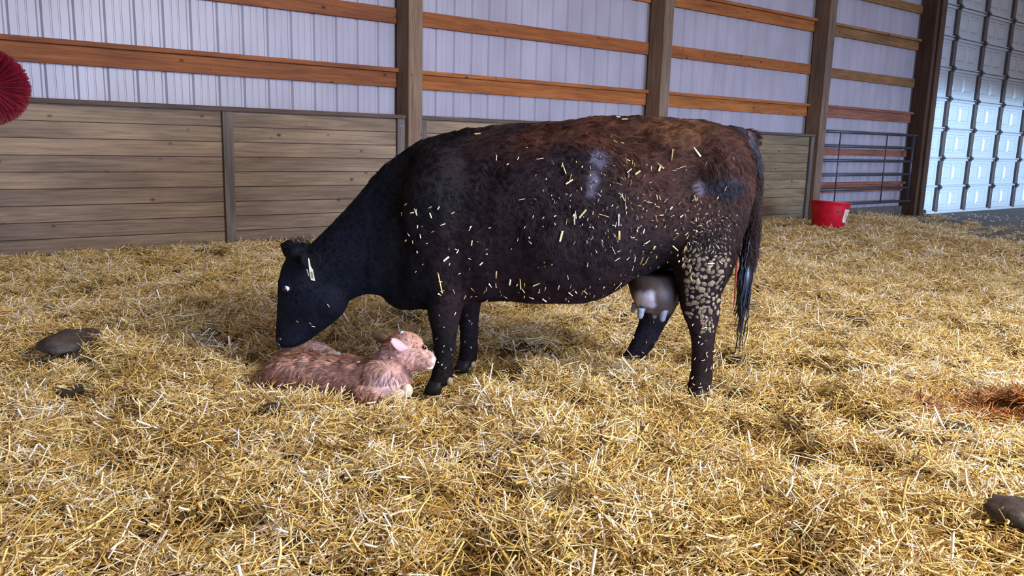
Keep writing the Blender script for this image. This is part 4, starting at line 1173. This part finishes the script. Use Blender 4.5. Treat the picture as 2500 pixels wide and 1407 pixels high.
dung(664, 1008, .038, .05, .022, 'small dark dung lump in the straw just in front of the calf\'s rump', 5)
dung(2485, 1262, .075, .085, .035, 'wet black dung pat at the lower right edge of the straw', 6)
dung(2452, 1145, .040, .03, .020, 'small greenish grey dung pat above the wet black one at the right', 8)
dung(1448, 1268, .022, .02, .014, 'tiny dark dung crumb in the straw at the lower middle', 9)
dung(2330, 1062, .050, .06, .030, 'grey crusted dung lump below the rusty wet straw at the right', 10)
dung(428, 672, .030, .04, .025, 'little brown dung lump in the straw near the middle post of the plank wall', 11)

# small red scraps
scr = box_mesh('red_scrap', .016, .010, .003, .001)
for i, (x_, y_, w_) in enumerate(((172, 1046, 'below the small dung pat'), (50, 1250, 'near the lower left corner'), (40, 975, 'at the left edge of the straw'), (1535, 832, 'between the cow\'s legs'))):
    q = onz(x_, y_, .09); q[2] = hz(q[0], q[1]) + .026
    o = link('red_scrap', scr, M['red_pellet'], None, q); o.rotation_euler = (.2, .3, i); tag(o, 'tiny red scrap lying in the straw ' + w_, 'scrap', 'red scraps in the straw')

# pale grit on the bare concrete
V = []; Fc = []
for i in range(260):
    x_ = RNG.uniform(11.6, 17); y_ = RNG.uniform(3.6, 7.1)
    if x_ < edge_x(np.array([y_]))[0] - .3: continue
    r_ = RNG.uniform(.006, .028); b_ = len(V)
    for (a_, c_, z_) in ((-1, -.6, 0), (1, -.5, 0), (.8, .6, 0), (-.7, .7, 0), (0, 0, .8)): V.append((x_ + a_ * r_, y_ + c_ * r_, .001 + z_ * r_ * .6))
    Fc += [(b_, b_ + 1, b_ + 4), (b_ + 1, b_ + 2, b_ + 4), (b_ + 2, b_ + 3, b_ + 4), (b_ + 3, b_, b_ + 4), (b_ + 3, b_ + 2, b_ + 1, b_)]
tag(link('grit', pymesh('grit', V, Fc), M['wood_chip']), 'pale crumbs scattered over the bare concrete by the big door', 'grit', kind='stuff')

# ------------------------------------------------------------------ BUCKET
qb = onz(2019, 559, .05)
bk = empty('bucket', qb, 'red plastic tub bucket with a torn paper label standing on the straw', 'bucket')
def lathe(name, prof, m, parent, at, seg=48):
    V = []; Fc = []; n_ = len(prof)
    for (r_, z_) in prof:
        for k in range(seg):
            th = 2 * math.pi * k / seg; V.append((r_ * math.cos(th), r_ * math.sin(th), z_))
    for i in range(n_ - 1):
        for k in range(seg):
            k2 = (k + 1) % seg; Fc.append((i * seg + k, i * seg + k2, (i + 1) * seg + k2, (i + 1) * seg + k))
    Fc.append(tuple(range(seg))[::-1]); 
    Fc.append(tuple((n_ - 1) * seg + k for k in range(seg)))
    o = link(name, pymesh(name, V, Fc), m, parent, at)
    o.data.polygons.foreach_set('use_smooth', [len(p.vertices) == 4 for p in o.data.polygons]); return o
BH, RB, RT = .385, .205, .272
lathe('tub', [(RB - .01, 0), (RB, .012), (RB + .8 * (RT - RB), BH * .8), (RT - .004, BH - .03), (RT, BH - .025), (RT + .002, BH), (RT - .008, BH), (RT - .012, BH - .02), (RB - .002, .02), (RB - .02, .014)], M['bucket'], bk, qb)
lathe_r = lathe('rim', [(RT, BH - .022), (RT + .010, BH - .018), (RT + .010, BH - .004), (RT, BH + .002), (RT - .008, BH + .001), (RT - .006, BH - .012)], M['bucket'], bk, qb)
bk.rotation_euler = (0.0, math.radians(4), 0.0)
def on_tub(angles, zs, off, name, m, jag=False):
    V = []; Fc = []
    base_ang = math.atan2(-FH[1], -FH[0])
    na = len(angles)
    for z_ in zs:
        r_ = RB + (RT - RB) * z_ / BH + off
        for a_ in angles:
            aa = base_ang + a_
            V.append((r_ * math.cos(aa), r_ * math.sin(aa), z_))
    for j in range(len(zs) - 1):
        for i in range(na - 1):
            if jag and j == 0 and i == 0: 
                Fc.append((j * na + i + 1, (j + 1) * na + i + 1, (j + 1) * na + i)); continue
            Fc.append((j * na + i, j * na + i + 1, (j + 1) * na + i + 1, (j + 1) * na + i))
    me = pymesh(name, V, Fc)
    o = link(name, me, m, bk, qb); md = o.modifiers.new('t', 'SOLIDIFY'); md.thickness = .001; return o
on_tub(np.linspace(.50, 1.10, 8), [.11, .15, .20, .29], .004, 'label', M['label'], True)
on_tub(np.linspace(.02, .14, 4), [.235, .25, .265], .003, 'mud_smudge', M['smudge'])

# ------------------------------------------------------------------ COW BRUSH at the left edge
bc = CAM + ray(-32, 212) * 4.9
brush = empty('cow_brush', bc, 'round red nylon bristle cow brush hanging at the left edge of the frame', 'brush')
V = []; Fc = []; T = []
Rb = .232
axd = unit(ray(-32, 212))
for i in range(5200):
    # bristles radiate from a spindle that points roughly at the viewer
    z_ = RNG.uniform(-.16, .16); 
    d_ = RNG.normal(0, 1, 3); d_ = d_ - axd * (d_ @ axd); d_ = unit(d_)
    lean = (-z_ / .16) * .35 + RNG.normal(0, .06)
    if RNG.random() < .5: lean -= RNG.uniform(.2, 1.2)
    dd = unit(d_ + axd * -abs(lean) if z_ < 0 else d_ + axd * abs(lean))
    cbase = axd * z_ * .6 + d_ * .035; Lb = (Rb - .035) * RNG.uniform(.90, 1.02)
    groove = .5 + .5 * math.sin(math.atan2(d_ @ RH, d_[2]) * 34)
    p1 = cbase + dd * Lb; s_ = unit(np.cross(dd, axd + .1)); u_ = np.cross(dd, s_); b_ = len(V)
    for p_, w_ in ((cbase, .0012), (p1, .0030)):
        V += [p_ + s_ * w_, p_ - s_ * w_ * .5 + u_ * w_ * .8, p_ - s_ * w_ * .5 - u_ * w_ * .8]
    tn_ = np.clip(.25 + .6 * groove * RNG.random() + .15 * RNG.random(), 0, 1); T += [tn_] * 6
    Fc += [(b_, b_ + 1, b_ + 4, b_ + 3), (b_ + 1, b_ + 2, b_ + 5, b_ + 4), (b_ + 2, b_, b_ + 3, b_ + 5), (b_ + 3, b_ + 4, b_ + 5)]
me = pymesh('bristles', V, Fc); a_ = me.attributes.new('tone', 'FLOAT', 'POINT'); a_.data.foreach_set('value', np.array(T, np.float32))
tag(link('bristles', me, M['bristle'], brush, bc), kind='stuff')
tube('spindle', [bc - axd * .10, bc + axd * .22], .04, M['hinge'], brush, 14)
tube('mount_arm', [bc + axd * .20, bc + axd * .30 + np.array([-.12, .1, .05]), np.array([.30, 7.26, bc[2] + .1]), np.array([.36, 7.26, bc[2] + .1])], .025, M['hinge'], brush, 10)
box('mount_plate', .40, .50, 7.215, 7.239, bc[2] - .05, bc[2] + .25, M['hinge'], brush)
tube('mount_bar', [(.33, 7.25 - .03, bc[2] + .1), (.60, 7.225, bc[2] + .1)], .022, M['hinge'], brush, 8)
